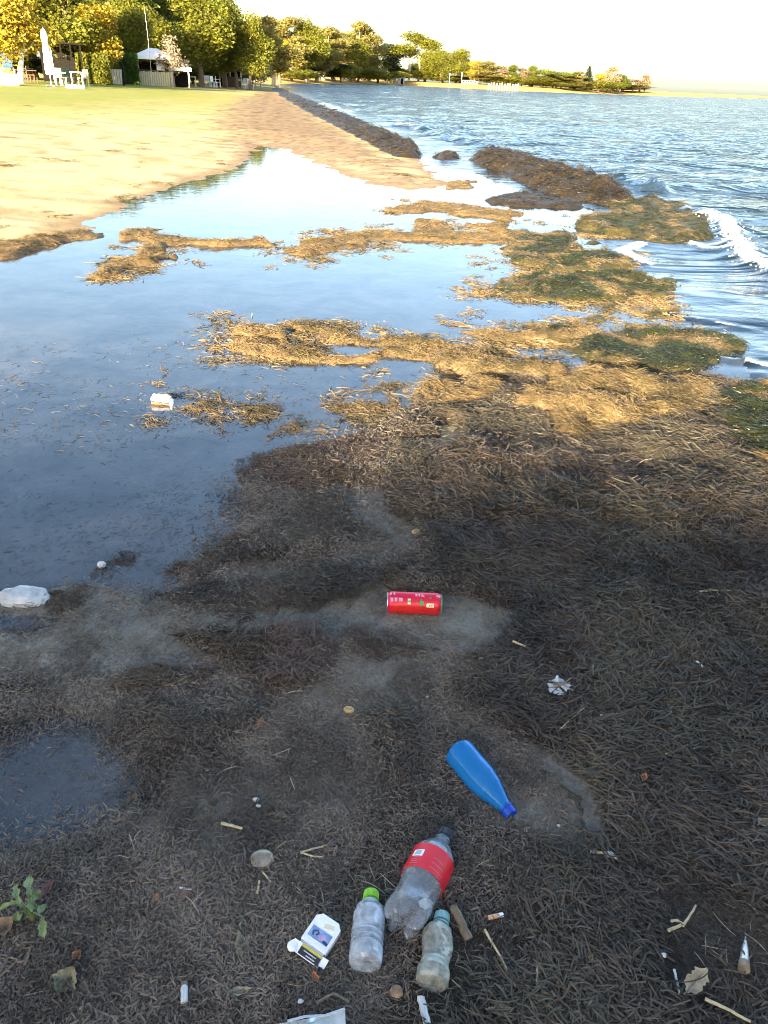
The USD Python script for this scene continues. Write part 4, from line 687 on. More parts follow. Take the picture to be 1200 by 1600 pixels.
part(th, "foliage", (np.stack([c - a, c + b, c + a, c - b], 1).reshape(-1, 3), quads(np.arange(4 * n).reshape(-1, 4))), MAT["leaf_hedge"], kind="stuff")

# ------------------------------------------------------------------ things at the back of the beach
plain("white_cloth", (0.78, 0.77, 0.74), 0.85, 0.04, 3, spec=0.1); plain("white_paint", (0.74, 0.73, 0.70), 0.6, 0.06, 5); plain("cream_paint", (0.58, 0.52, 0.38), 0.7, 0.1, 5)
plain("reed", (0.42, 0.38, 0.24), 0.9, 0.3, 25, spec=0.05); plain("dark_shaded_wood", (0.011, 0.009, 0.007), 0.85, 0.3, 6, spec=0.1); plain("brown_wood", (0.11, 0.065, 0.036), 0.8, 0.3, 6, spec=0.1)  # dark wood blackened further to stand for shade inside the pavilion
plain("steel_pole", (0.45, 0.44, 0.40), 0.5, 0.1, 5); plain("green_plastic", (0.05, 0.09, 0.05), 0.5, 0.1, 5); plain("blue_cloth", (0.03, 0.08, 0.22), 0.8, 0.1, 5); plain("grey_wall", (0.30, 0.29, 0.30), 0.9, 0.1, 5)
def spot(px, d):
    d = inland(px, d, 6.0 if d < 210 else 1.0); x, y = xy(px, d); return np.array([x, y, float(terrain(x, y))])
def at_spot(px, d, turn=0.0):
    p = spot(px, d); v = np.array([p[0], p[1], 0]); v /= np.linalg.norm(v); c, s = math.cos(turn), math.sin(turn)
    fwd = np.array([v[0] * c - v[1] * s, v[0] * s + v[1] * c, 0]); right = np.array([fwd[1], -fwd[0], 0]); return frame(p, (0, 0, 1), right)     # local x to the right, y away
# parasol, closed
u = thing("closed_parasol", "tall white parasol tied shut on its pole by the yellow tree", "parasol", at_spot(80, 52))
part(u, "pole", tube([(0, 0, -0.1), (0, 0, 2.75)], 0.03, 8), MAT["steel_pole"], True)
part(u, "canopy", lathe(resample([(0.55, 0.02), (0.58, 0.17), (0.9, 0.21), (1.6, 0.16), (2.1, 0.13), (2.35, 0.17), (2.6, 0.12), (2.78, 0.0)], 26), 28, lambda z, t, r: (r * (1 + 0.16 * np.cos(8 * t + z)), z)), MAT["white_cloth"], 40)
part(u, "tie", lathe([(1.55, 0.175), (1.60, 0.185), (1.65, 0.175)], 20), MAT["white_paint"], True)
part(u, "base", lathe([(0, 0), (0, 0.3), (0.07, 0.3), (0.09, 0.04), (0.09, 0)], 20), MAT["grey_wall"])
# canopy hut
def hut(name, px, d, w, dep, h, rh, label, wall, turn=0.0, flap=True):
    t = thing(name, label, "hut", at_spot(px, d, turn))
    v = np.array([(-w / 2 - .25, -dep / 2 - .25, h), (w / 2 + .25, -dep / 2 - .25, h), (w / 2 + .25, dep / 2 + .25, h), (-w / 2 - .25, dep / 2 + .25, h), (-w * .12, 0, h + rh), (w * .12, 0, h + rh), (-w / 2 - .25, -dep / 2 - .25, h - .22), (w / 2 + .25, -dep / 2 - .25, h - .22), (w / 2 + .25, dep / 2 + .25, h - .22), (-w / 2 - .25, dep / 2 + .25, h - .22)])
    f = np.array([(0, 1, 5), (0, 5, 4), (1, 2, 5), (2, 3, 4), (2, 4, 5), (3, 0, 4), (6, 7, 1), (6, 1, 0), (7, 8, 2), (7, 2, 1), (8, 9, 3), (8, 3, 2), (9, 6, 0), (9, 0, 3)])
    part(t, "canopy", (v, f), MAT["white_cloth"])
    for sx in (-1, 1):
        for sy in (-1, 1): part(t, "post", box(0.1, 0.1, h - 0.1, (sx * w / 2, sy * dep / 2, (h - 0.1) / 2 - 0.05)), MAT["cream_paint"])
    part(t, "back_wall", box(w - 0.12, 0.06, h - 0.4, (0, dep / 2 - 0.1, (h - 0.4) / 2)), MAT["dark_shaded_wood"])
    if wall:
        n = int(w / 0.16)
        for k in range(n): part(t, "reed_panel", box(w / n - 0.02, 0.05, 0.95 + 0.04 * (k % 3), (-w / 2 + (k + .5) * w / n, -dep / 2 - 0.1, 0.47)), MAT["reed"])
        part(t, "counter", box(w + 0.1, 0.4, 0.06, (0, -dep / 2 + 0.12, 1.04)), MAT["brown_wood"])
    return t
t = hut("canopy_hut", 244, 72, 2.5, 2.4, 2.0, 0.55, "open hut with a white cloth canopy and reed screen front", True)
part(t, "hanging_cloth", box(0.6, 0.05, 0.8, (0.45, -0.9, 1.45)), MAT["white_cloth"])
hut("canopy_stall", 283, 72, 1.25, 1.4, 1.35, 0.4, "small stall with a white cloth roof right of the canopy hut", False)
o = thing("flagpole", "thin pale pole standing in front of the white canopy hut", "pole", at_spot(238, 69)); part(o, "pole", tube([(0, 0, -.2), (0, 0, 3.2), (-0.05, 0, 5.0)], [0.022, 0.018, 0.012], 6), MAT["steel_pole"], True); part(o, "foot", box(.2, .2, .1, (0, 0, .05)), MAT["grey_wall"])
# pavilion, its shade put into the near-black wood colour
t = thing("dark_pavilion", "open sided wooden pavilion behind the parasol, tree shade painted in as near black wood", "pavilion", at_spot(102, 64))
part(t, "roof", box(2.7, 2.6, 0.12, (0, 0, 2.3)), MAT["dark_shaded_wood"]); part(t, "back_wall", box(2.5, 0.08, 2.2, (0, 1.2, 1.1)), MAT["dark_shaded_wood"])
for k in range(5): part(t, "post", box(0.1, 0.1, 2.26, (-1.25 + 0.62 * k, -1.2, 1.11)), MAT["dark_shaded_wood" if k != 1 else "cream_paint"])
t = thing("beach_kiosk", "low dark roofed wooden kiosk beneath the green boughs", "kiosk", at_spot(352, 92))
part(t, "roof", box(3.6, 2.4, 0.14, (0, 0, 1.55)), MAT["dark_shaded_wood"]); part(t, "counter", box(1.4, 0.5, 0.9, (0.9, -0.9, 0.45)), MAT["brown_wood"]); part(t, "back_wall", box(3.2, 0.1, 1.46, (0, 1.0, 0.73)), MAT["dark_shaded_wood"])
for k in range(4): part(t, "post", box(0.12, 0.12, 1.48, (-1.6 + 1.07 * k, -1.0, 0.74)), MAT["cream_paint"])
# hedges
def hedge(px, d, w, dep, h, leaf, label):
    t = thing("clipped_hedge", label, "hedge", at_spot(px, d)); rg = np.random.default_rng(int(px)); n = 3500
    part(t, "branches", box(w * .9, dep * .9, h * .92, (0, 0, h * .46), ch=0.06), MAT["leaf_dark"])
    s = rg.choice(3, n, p=[.45, .3, .25]); c = np.stack([rg.uniform(-w / 2, w / 2, n), rg.uniform(-dep / 2, dep / 2, n), rg.uniform(0, h, n)], -1)
    c[s == 0, 1] = -dep / 2; c[s == 1, 2] = h; m = s == 2; c[m, 0] = np.sign(c[m, 0]) * w / 2; c += rg.normal(0, .05, c.shape)
    a = rg.normal(size=(n, 3)); a /= np.linalg.norm(a, axis=1, keepdims=True); b = np.cross(a, rg.normal(size=(n, 3))); b /= np.linalg.norm(b, axis=1, keepdims=True); a *= .1; b *= .06
    part(t, "foliage", (np.stack([c - a, c + b, c + a, c - b], 1).reshape(-1, 3), quads(np.arange(4 * n).reshape(-1, 4))), MAT[leaf], kind="stuff")
hedge(149, 64, 2.0, 1.2, 1.75, "leaf_olive", "yellow green clipped hedge left of the slatted bench"); hedge(204, 70, 1.15, 1.0, 1.95, "leaf_hedge", "darker green clipped hedge left of the canopy hut")
# furniture
def chair(px, d, mat, label, turn=0.0, group=None):
    t = thing("garden_chair", label, "chair", at_spot(px, d, turn), group)
    part(t, "seat", box(.46, .46, .04, (0, 0, .43)), MAT[mat]); part(t, "backrest", box(.46, .04, .45, (0, .22, .68)), MAT[mat])
    for sx in (-1, 1):
        for sy in (-1, 1): part(t, "leg", box(.05, .05, .42, (sx * .2, sy * .2, .2)), MAT[mat])
        part(t, "armrest", box(.05, .44, .04, (sx * .22, 0, .66)), MAT[mat])
def table(px, d, mat, label, w=0.9, turn=0.0):
    t = thing("garden_table", label, "table", at_spot(px, d, turn)); part(t, "top", box(w, .8, .05, (0, 0, .73)), MAT[mat])
    for sx in (-1, 1):
        for sy in (-1, 1): part(t, "leg", box(.07, .07, .71, (sx * (w / 2 - .08), sy * .3, .35)), MAT[mat])
chair(96, 55, "cream_paint", "cream garden chair right of the closed parasol", 0.6); table(121, 56, "cream_paint", "cream garden table left of the yellow green hedge", 0.75); chair(131, 57, "cream_paint", "cream garden chair against the yellow green hedge", -0.8)
chair(109, 57, "green_plastic", "dark green chair between the two cream chairs", 0.2); chair(103, 59, "green_plastic", "dark green chair behind the cream chair by the parasol", 2.6)
for k, px in enumerate((318, 326, 334, 341)): chair(px, 82 + (k % 2), "white_paint", ("first", "second", "third", "last")[k] + " from the left of the white chairs before the dark kiosk", 0.5 * k, "white chairs before the kiosk")
for k, px in enumerate((384, 391)): chair(px, 88, "white_paint", ("left", "right")[k] + " one of two white chairs by the leafless shrub near the orange tree", 0.8 * k, "white chairs by the leafless shrub")
table(300, 80, "cream_paint", "cream table below the largest olive tree", 0.8); table(377, 86, "white_paint", "white table right of the dark kiosk", 0.9)
t = thing("slatted_bench", "pale slatted crate bench between the two clipped hedges", "bench", at_spot(180, 66))
for k in range(6): part(t, "slat", box(.15, .05, .85, (-.45 + .18 * k, -.25, .48)), MAT["cream_paint"])
part(t, "seat", box(1.12, .6, .06, (0, 0.05, .94)), MAT["cream_paint"])
for px, lab in ((168, "dark post at the left of the slatted bench"), (193, "dark leaning post at the right of the slatted bench")):
    t = thing("wooden_post", lab, "post", at_spot(px, 65)); part(t, "shaft", tube([(0, 0, -.2), (0.05, 0, 1.0), (0.0, 0, 1.9)], [.09, .08, .06], 8), MAT["dark_shaded_wood"], True); part(t, "cap", box(.14, .14, .05, (0, 0, 1.92)), MAT["brown_wood"])
t = thing("low_wall", "low white wall at the left edge below the yellow tree", "wall", at_spot(-8, 50)); part(t, "block", box(2.3, .4, .5, (0, 0, .2), ch=.03), MAT["white_paint"]); part(t, "coping", box(2.4, .5, .06, (0, 0, .482)), MAT["white_paint"])
t = thing("stone_slab", "low pale slab on the lawn edge right of the parasol", "slab", at_spot(117, 51)); part(t, "block", box(1.0, .5, .22, (0, 0, .06), ch=.03), MAT["white_paint"]); part(t, "step", box(.9, .3, .1, (0, -.42, .04)), MAT["cream_paint"])
t = thing("covered_rack", "dark blue cloth covered rack under the yellow tree", "rack", at_spot(17, 58)); part(t, "cloth", box(.6, .5, .9, (0, 0, 1.2), ch=.05), MAT["blue_cloth"])
for s in (-.3, .3): part(t, "leg", box(.05, .05, .8, (s, 0, .37)), MAT["steel_pole"])
table(40, 60, "brown_wood", "brown table in the shade under the yellow tree", 1.2); chair(34, 58, "brown_wood", "brown chair at the table under the yellow tree", 0.3); chair(52, 57.5, "brown_wood", "brown chair at the right of the shaded table", 1.2)
# pergola, shed, railing, posts on the far shore
t = thing("pergola", "pale beam pergola standing on the far shore left of the two bare trunks", "pergola", at_spot(604, 205))
for k in range(6): part(t, "post", box(.35 if k == 0 else .22, .22, 2.5, (-3.3 + 1.3 * k, 0, 1.2)), MAT["cream_paint"])
for k in range(6): part(t, "post", box(.2, .2, 2.5, (-3.3 + 1.3 * k, 2.6, 1.2)), MAT["cream_paint"])
for y in (0, 2.6): part(t, "beam", box(7.4, .26, .28, (0, y, 2.6)), MAT["cream_paint"])
for k in range(12): part(t, "rafter", box(.1, 3.4, .16, (-3.5 + .63 * k, 1.3, 2.83)), MAT["cream_paint"])
t = thing("grey_shed", "small dark shed at the right end of the pergola", "shed", at_spot(627, 212)); part(t, "walls", box(2.2, 2.2, 2.3, (0, 0, 1.1)), MAT["grey_wall"]); part(t, "roof", box(2.6, 2.6, .14, (0, 0, 2.33), ch=.02), MAT["dark_shaded_wood"]); part(t, "door", box(.8, .05, 1.8, (.2, -1.13, .9)), MAT["dark_shaded_wood"])
t = thing("white_railing", "white pipe railing on the far shore below the rounded tree pair", "railing", at_spot(734, 196))
for k in range(7): part(t, "post", tube([(-2.4 + .8 * k, 0, -.1), (-2.4 + .8 * k, 0, 1.35 - .1 * abs(k - 3))], .07, 6), MAT["white_paint"], True)
for zz in (.6, 1.2): part(t, "rail", tube([(-2.5, 0, zz - .2), (0, 0, zz + .1), (2.5, 0, zz - .2)], .07, 6), MAT["white_paint"], True)
for k in range(12):
    t = thing("pier_post", ("first", "second", "third", "fourth", "fifth", "sixth", "seventh", "eighth", "ninth", "tenth", "eleventh", "twelfth")[k] + " from the left in the row of pale piles at the far waterline", "post", at_spot(764 + 4.2 * k, 211), "pale piles at the far waterline")
    part(t, "shaft", tube([(0, 0, -.4), (0, 0, 1.5 + .3 * ((k * 7) % 3) / 2)], [.2, .17], 7), MAT["cream_paint"], True)
for px, d, h, lab in ((702, 192, 3.0, "pale lamp post left of the white railing"), (747, 205, 3.2, "pale lamp post between the railing and the piles"), (721, 205, 3.0, "white topped post behind the railing")):
    t = thing("lamp_post", lab, "lamp post", at_spot(px, d)); part(t, "pole", tube([(0, 0, -.1), (0, 0, h)], .09, 6), MAT["cream_paint"], True); part(t, "lamp_head", lump(.3, .3, .25, 3, .05, 1), MAT["white_paint"], True); 
    UsdGeom.Xformable(stage.GetPrimAtPath(str(t.GetPath()) + "/lamp_head")).AddTranslateOp().Set(Gf.Vec3d(0, 0, h + .1))
# ------------------------------------------------------------------ litter
clear("pet_clear", (0.80, 0.84, 0.88), (0.46, 0.50, 0.55), 0.22, 0.09, 22); clear("pet_frosted", (0.74, 0.78, 0.84), (0.52, 0.57, 0.62), 0.5, 0.14, 35); clear("pet_dirty", (0.70, 0.71, 0.64), (0.34, 0.34, 0.28), 0.60, 0.2, 60, 0.5)
clear("pet_film", (0.8, 0.86, 0.88), (0.48, 0.55, 0.56), 0.6, 0.15, 18)
MAT["pet_blue"] = usdkit.material(stage, ML("pet_blue"), {"tc": ("texture_coordinate", {}), "n": ("noise_texture", {"scale": 26, "detail": 4}), "b": ("bump", {"strength": 0.35, "distance": 0.006}), "d": ("principled_bsdf", {"base_color": (0.012, 0.17, 0.45), "roughness": 0.22}), "t": ("transparent_bsdf", {"color": (0.05, 0.34, 0.85)}), "mx": ("mix_closure", {"fac": 0.28})},
    [("tc.object", "n.vector"), ("n.fac", "b.height"), ("b.normal", "d.normal"), ("d.BSDF", "mx.closure1"), ("t.BSDF", "mx.closure2")], surface="mx.closure")
plain("blue_neck", (0.008, 0.05, 0.34), 0.35, 0.1, 20); plain("cap_dark", (0.012, 0.015, 0.022), 0.35, 0.2, 20); plain("cap_green", (0.22, 0.50, 0.02), 0.4, 0.08, 20); plain("cap_teal", (0.22, 0.40, 0.40), 0.5, 0.15, 40)
plain("label_red", (0.55, 0.012, 0.025), 0.4, 0.12, 12, 0.3, 18); plain("label_pink", (0.62, 0.14, 0.20), 0.5, 0.1, 40); plain("paper_white", (0.74, 0.75, 0.77), 0.65, 0.08, 25, 0.2, 40); plain("paper_grey", (0.34, 0.38, 0.42), 0.6, 0.1, 40)
plain("can_red", (0.62, 0.010, 0.045), 0.32, 0.10, 14, 0.25, 30, metallic=0.15); plain("can_scarlet", (0.62, 0.02, 0.018), 0.32, 0.10, 14, 0.25, 30, metallic=0.15); plain("can_print", (0.72, 0.30, 0.38), 0.4, 0.15, 60); plain("can_cream", (0.70, 0.62, 0.36), 0.4, 0.15, 60); plain("can_green", (0.03, 0.28, 0.06), 0.4, 0.15, 40); plain("can_metal", (0.55, 0.52, 0.50), 0.35, 0.1, 30, metallic=0.9)
plain("pack_blue", (0.20, 0.30, 0.48), 0.5, 0.35, 60); plain("pack_mauve", (0.38, 0.30, 0.46), 0.5, 0.2, 60); plain("pack_navy", (0.025, 0.04, 0.10), 0.5, 0.2, 60); plain("pack_black", (0.014, 0.014, 0.02), 0.5, 0.2, 40); plain("pack_yellow", (0.50, 0.44, 0.05), 0.5, 0.12, 40); plain("print_grey", (0.45, 0.45, 0.46), 0.6, 0.1, 40); plain("pack_cream", (0.60, 0.54, 0.36), 0.6, 0.15, 30)
plain("stone_white", (0.40, 0.42, 0.42), 0.85, 0.25, 14, 0.9, 30, spec=0.2); plain("foam_white", (0.72, 0.72, 0.66), 0.85, 0.12, 60, 0.6, 90, spec=0.1); plain("wood_wet", (0.115, 0.085, 0.052), 0.75, 0.35, 40, 0.5, 70); plain("straw", (0.36, 0.29, 0.17), 0.8, 0.25, 60, 0.3, 90); plain("straw_dark", (0.17, 0.125, 0.08), 0.8, 0.3, 60, 0.3, 90)
plain("brick_orange", (0.40, 0.13, 0.05), 0.85, 0.15, 60, 0.4, 90); plain("leather_brown", (0.19, 0.085, 0.05), 0.7, 0.2, 50, 0.4, 80); plain("butt_tan", (0.52, 0.30, 0.17), 0.8, 0.15, 80); plain("shell_pale", (0.21, 0.18, 0.145), 0.35, 0.4, 45, 0.2, 80, thin_film_thickness=280.0); plain("shell_amber", (0.42, 0.28, 0.09), 0.5, 0.3, 60)
plain("leaf_plant", (0.13, 0.17, 0.055), 0.55, 0.3, 30, 0.3, 60); plain("leaf_brown", (0.21, 0.135, 0.075), 0.75, 0.35, 45, 0.4, 90); plain("leaf_tan", (0.27, 0.23, 0.15), 0.75, 0.3, 45, 0.4, 90); plain("leaf_olive_dry", (0.19, 0.175, 0.10), 0.75, 0.3, 40, 0.4, 90); plain("leaf_red", (0.16, 0.06, 0.06), 0.6, 0.3, 40, 0.2, 90); plain("grit_white", (0.42, 0.43, 0.42), 0.7, 0.1, 40); plain("grit_blue", (0.10, 0.22, 0.42), 0.5, 0.1, 40)

def lie(a, b, ra, rb, sink=0.25):      # frame of something round lying from pixel a to pixel b (its base and its tip), local z along it, local x upwards
    p, q = ground_at(*a), ground_at(*b)
    for _ in range(3):
        p2, q2 = P(*a, p[2] + ra * (1 - sink)), P(*b, q[2] + rb * (1 - sink)); p, q = np.array([*p2[:2], p[2]]), np.array([*q2[:2], q[2]])
    p[2] += ra * (1 - sink); q[2] += rb * (1 - sink)
    L = np.linalg.norm(q - p); return frame(p, q - p, (0, 0, 1)), L
def cap(part_of, z0, h, r, mat, ribs=40, name="cap"):
    pr = resample([(z0, 0), (z0, r * .98), (z0 + h * .1, r), (z0 + h * .85, r * .97), (z0 + h * .97, r * .86), (z0 + h, 0)], 12)
    part(part_of, name, lathe(pr, 80, lambda z, t, R: (R * (1 + .03 * np.sign(np.sin(ribs * t)) * (R > .8 * r)), z)), MAT[mat], 35)
plain("carton_card", (0.46, 0.42, 0.42), 0.6, 0.2, 30); plain("carton_rust", (0.30, 0.12, 0.04), 0.7, 0.3, 40)
# big bottle: five-lobed foot, waist, red band, tapered shoulder
m, L = lie((624, 1449), (697, 1303), .045, .016, .2); rr = .0455
prof = resample([(0.012, 0), (0.006, .018), (0.0, .028), (.004, .036), (.02, .0425), (.045, .045), (.09, .0425), (.115, .0405), (.13, .0435), (.15, .0455), (.215, .0455), (.235, .042), (.262, .030), (.283, .0165), (.292, .0145), (.305, .0145)], 70)
prof[:, 0] *= (L - .012) / .305
def foot(z, t, R):
    k = np.clip(1 - z / .055, 0, 1) ** .8; lob = .5 + .5 * np.cos(5 * t); dz = (1 - lob) * .014 * k * (R > .012)
    dent = 1 - .13 * np.exp(-((z - .075) / .03) ** 2) * np.clip(np.cos(t - .5), 0, 1) ** 3 - .07 * np.exp(-((z - .06) / .02) ** 2) * np.clip(np.cos(t + 1.2), 0, 1) ** 4
    return R * (1 - .20 * k * (1 - lob)) * dent, z + dz
t = thing("drink_bottle", "large clear plastic bottle with a red label band, lying on the wrack", "bottle", m)
part(t, "bottle_wall", lathe(prof, 80, foot), MAT["pet_clear"], 50)
s = (L - .012) / .305; z0, z1 = .138 * s, .220 * s; wav = lambda z, t, R: (R + .0007 * np.sin(3 * t + 60 * z) , z)
lb = part(t, "label_band", lathe(resample([(z0, .0454), (z0, .0463), (z1, .0463), (z1, .0454)], 14), 72, wav), MAT["label_red"], 40)
ang = -0.55; rl = .0475
base = str(lb.GetPath())
usdkit.mesh(stage, base + "/white_square", patch(rl, z0 + .034 * s, z0 + .056 * s, ang - .26, ang + .26), MAT["paper_white"]); usdkit.mesh(stage, base + "/grey_square", patch(rl + .0004, z0 + .038 * s, z0 + .052 * s, ang - .15, ang + .15), MAT["paper_grey"])
for k in range(4): usdkit.mesh(stage, base + f"/small_print_{k + 1:03d}", patch(rl, z0 + .008 * s + .0058 * k, z0 + .0105 * s + .0058 * k, ang - .22 + .05 * (k % 2), ang + .20 - .07 * (k % 3), 5), MAT["label_pink"])
for k in range(3): usdkit.mesh(stage, base + f"/small_print_{k + 5:03d}", patch(rl, z0 + .012 * s + .012 * k, z0 + .0135 * s + .012 * k, ang + .75, ang + 1.5 - .1 * k, 6), MAT["label_pink"])
cap(t, L - .014, .020, .0165, "cap_dark"); part(t, "neck_ring", lathe([(L - .024, .0145), (L - .024, .0175), (L - .021, .0175), (L - .021, .0145)], 40), MAT["pet_clear"], 30)
# water bottle with green cap: ribbed, half full of haze
m, L = lie((570, 1509), (580, 1397), .031, .014, .15)
pr = resample([(.004, 0), (0, .016), (.001, .024), (.007, .030), (.02, .0315), (.15, .0315), (.172, .028), (.190, .019), (.197, .0135), (.205, .0135)], 110); pr[:, 0] *= (L - .012) / .205
def ribs(z, t, R):
    w = (z > .035) & (z < .160); return R * (1 - .075 * w * (.5 + .5 * np.cos(z * 2 * np.pi / .0125)) * (np.abs(z - .085) > .018)) * (1 - .05 * np.exp(-((z - .1) / .02) ** 2) * np.clip(np.cos(t), 0, 1) ** 4), z
t = thing("water_bottle", "small clear ribbed water bottle with a bright green cap", "bottle", m); part(t, "bottle_wall", lathe(pr, 56, ribs), MAT["pet_frosted"], 40); cap(t, L - .014, .019, .0158, "cap_green")
part(t, "neck_ring", lathe([(L - .022, .0135), (L - .022, .0165), (L - .019, .0165), (L - .019, .0135)], 36), MAT["cap_green"], 30)
# crushed bottle, silted
m, L = lie((674, 1539), (691, 1431), .028, .014, .2)
pr = resample([(.003, 0), (0, .014), (.002, .025), (.01, .030), (.035, .031), (.05, .028), (.065, .0265), (.13, .030), (.145, .030), (.165, .024), (.178, .0145), (.188, .0135)], 90); pr[:, 0] *= (L - .012) / .188
def crush(z, t, R):
    f = .80 + .42 * meshkit.fbm(np.stack([np.cos(t) * 1.5, np.sin(t) * 1.5, z * 38], -1), 3, 3); k = sm(z, .03, .05) * sm(z, .175, .15); fl = 1 - .28 * k * np.clip(np.cos(t - .4), 0, 1) ** 2
    return R * ((1 - k) + k * f) * fl, z
t = thing("crushed_bottle", "dented silty plastic bottle with a pale teal cap", "bottle", m); part(t, "bottle_wall", lathe(pr, 56, crush), MAT["pet_dirty"], 25); cap(t, L - .014, .018, .0155, "cap_teal")
part(t, "neck_ring", lathe([(L - .022, .0135), (L - .022, .016), (L - .019, .016), (L - .019, .0135)], 36), MAT["cap_teal"], 30)
# blue bottle
m, L = lie((713, 1171), (800, 1274), .036, .014, .25)
pr = resample([(.004, 0), (0, .02), (.002, .030), (.012, .0375), (.03, .039), (.13, .0385), (.17, .033), (.215, .0215), (.235, .0165), (.25, .015)], 80); pr[:, 0] *= (L - .02) / .25
def bluem(z, t, R):
    f = 1 - .10 * sm(z, .0, .05) * sm(z, L, L * .7) * np.clip(np.cos(t), 0, 1) ** 3 - .05 * np.exp(-((t - 1.2) / .2) ** 2) - .05 * np.exp(-((t - 5.1) / .2) ** 2) + .03 * (meshkit.fbm(np.stack([np.cos(t) * 2, np.sin(t) * 2, z * 45], -1), 3, 8) - .5); return R * f, z
t = thing("blue_bottle", "translucent bright blue plastic bottle lying on the bare sand patch", "bottle", m); part(t, "bottle_wall", lathe(pr, 64, bluem), MAT["pet_blue"], 40)
part(t, "neck", lathe(resample([(L - .022, .0145), (L - .022, .0175), (L - .018, .0175), (L - .017, .0155), (L, .0150), (L, .0115), (L - .02, .0115)], 14), 40), MAT["blue_neck"], 30)
# red can
m, L = lie((605, 941), (689, 944), .034, .034, .22); r = 33 / FPX * 2.55 / 2
pr = resample([(.004, 0), (.004, r * .74), (0, r * .80), (.002, r * .86), (.010, r), (L - .012, r), (L - .003, r * .86), (L, r * .84), (L - .003, r * .78), (L - .006, 0)], 50)
t = thing("drink_can", "bright red slim drink can lying on its side by the rivulet", "can", m)
part(t, "can_wall", lathe(pr, 56, lambda z, a, R: (R * (1 - .015 * meshkit.fbm(np.stack([np.cos(a) * 2, np.sin(a) * 2, z * 30], -1), 3, 2)), z)), MAT["can_red"], 35)
part(t, "scarlet_band", patch(r * 1.003, .013, L - .014, .72, 1.75, 12), MAT["can_scarlet"]); part(t, "scarlet_band", patch(r * 1.003, .013, L - .014, 1.753, 3.0, 12), MAT["can_scarlet"])
part(t, "end_rim", lathe([(-.001, r * .79), (-.002, r * .83), (-.001, r * .88), (.002, r * .88)], 40), MAT["can_metal"], True); part(t, "end_rim", lathe([(L - .002, r * .88), (L + .001, r * .88), (L + .002, r * .82), (L, r * .79)], 40), MAT["can_green"], True)
def mark(u, v, w, h, mat, k=0): part(t, "printed_mark", patch(r * (1.006 + .001 * k), L * u - L * w / 2, L * u + L * w / 2, v - h / 2, v + h / 2, 5), MAT[mat])
for u, v, w, h, mt in ((.06, .0, .030, .36, "can_print"), (.125, .02, .03, .32, "can_print"), (.53, .12, .035, .30, "can_print"), (.585, .12, .03, .34, "can_print"), (.635, .16, .03, .32, "can_print"), (.665, .2, .02, .26, "can_print"), (.92, .15, .035, .30, "can_print"), (.955, .2, .03, .26, "can_print"),
                        (.08, .68, .05, .36, "can_print"), (.155, .66, .05, .36, "can_print"), (.235, .66, .055, .34, "can_print"), (.27, .66, .02, .28, "can_print"), (.40, .80, .055, .50, "can_cream"), (.79, 1.10, .13, .36, "can_cream"), (.73, 1.12, .03, .3, "can_cream"), (.63, .92, .07, .40, "can_green"), (.61, .66, .03, .22, "can_green"), (.29, .02, .06, .26, "can_scarlet"), (.79, .38, .03, .2, "can_green")): mark(u, v, w, h, mt)
for u in (.30, .42, .5): mark(.40 + (u - .4) * .2, .8, .012, .2, "can_green", 1)
for u in (.77, .80, .82): mark(u, 1.1, .012, .2, "can_scarlet", 1)
# cigarette packet, lid thrown open towards the camera
p, q = ground_at(489, 1479), ground_at(519, 1436); zz = max(p[2], q[2]) + .012
p, q = P(489, 1477, zz + .018), P(517, 1437, zz + .018); p[2] = q[2] = zz; ax = q - p; Lp = float(np.linalg.norm(ax)); m = frame(p, (0.05, -.10, 1), np.cross(ax, (0, 0, 1)))   # local y runs up the packet, x to its right
t = thing("cigarette_packet", "white open cigarette packet with a blue picture panel, left of the green capped bottle", "packet", m)
import manifold3d as m3
w, h = .056, .021
hull = m3.Manifold.hull_points(np.array([(sx * (w / 2 - (.010 if yy > Lp * .9 else 0)), yy, zc) for sx in (-1, 1) for yy in (0, Lp * .84, Lp) for zc in (0.0, h)])).to_mesh()
part(t, "carton", (np.array(hull.vert_properties[:, :3]), np.array(hull.tri_verts)), MAT["paper_white"])
part(t, "picture_panel", box(w * .78, Lp * .36, .0008, (0, Lp * .36, h + .0004)), MAT["pack_blue"])
part(t, "picture_shape", box(w * .26, Lp * .20, .0006, (.006, Lp * .33, h + .0012), .5), MAT["pack_mauve"]); part(t, "picture_shape", tube([(-.012, Lp * .26, h + .001), (-.016, Lp * .36, h + .001), (-.008, Lp * .45, h + .001), (-.003, Lp * .38, h + .001), (-.007, Lp * .31, h + .001)], .0018, 5), MAT["pack_navy"]); part(t, "picture_shape", box(w * .2, Lp * .08, .0006, (.016, Lp * .24, h + .0012), -.2), MAT["pack_navy"])
part(t, "stain", box(w * .35, Lp * .14, .0004, (.006, Lp * .73, h + .0003), .3), MAT["pack_cream"])
part(t, "inner_frame", box(w * .9, Lp * .10, h * .5, (0, -Lp * .03, h * .55)), MAT["paper_grey"])
a = .55; c_, s_ = math.cos(a), math.sin(a); ln = .023
def lidpt(v): v = np.asarray(v[0]).copy(), v[1]; x = v[0]; y, z = x[:, 1].copy(), x[:, 2].copy(); x[:, 1] = -Lp * .06 - y * c_ - z * s_ * 0.4; x[:, 2] = .014 - y * s_ * .55 + z; return x, v[1][:, ::-1]
part(t, "lid_back", lidpt(box(w * .98, ln, .0012, (0, ln / 2, 0))), MAT["paper_white"]); part(t, "lid_panel", lidpt(box(w * .80, ln * .62, .0012, (.002, ln * .62, .0016))), MAT["pack_black"]); part(t, "lid_stripe", lidpt(box(w * .80, ln * .22, .0012, (.002, ln * .16, .0017))), MAT["pack_yellow"])
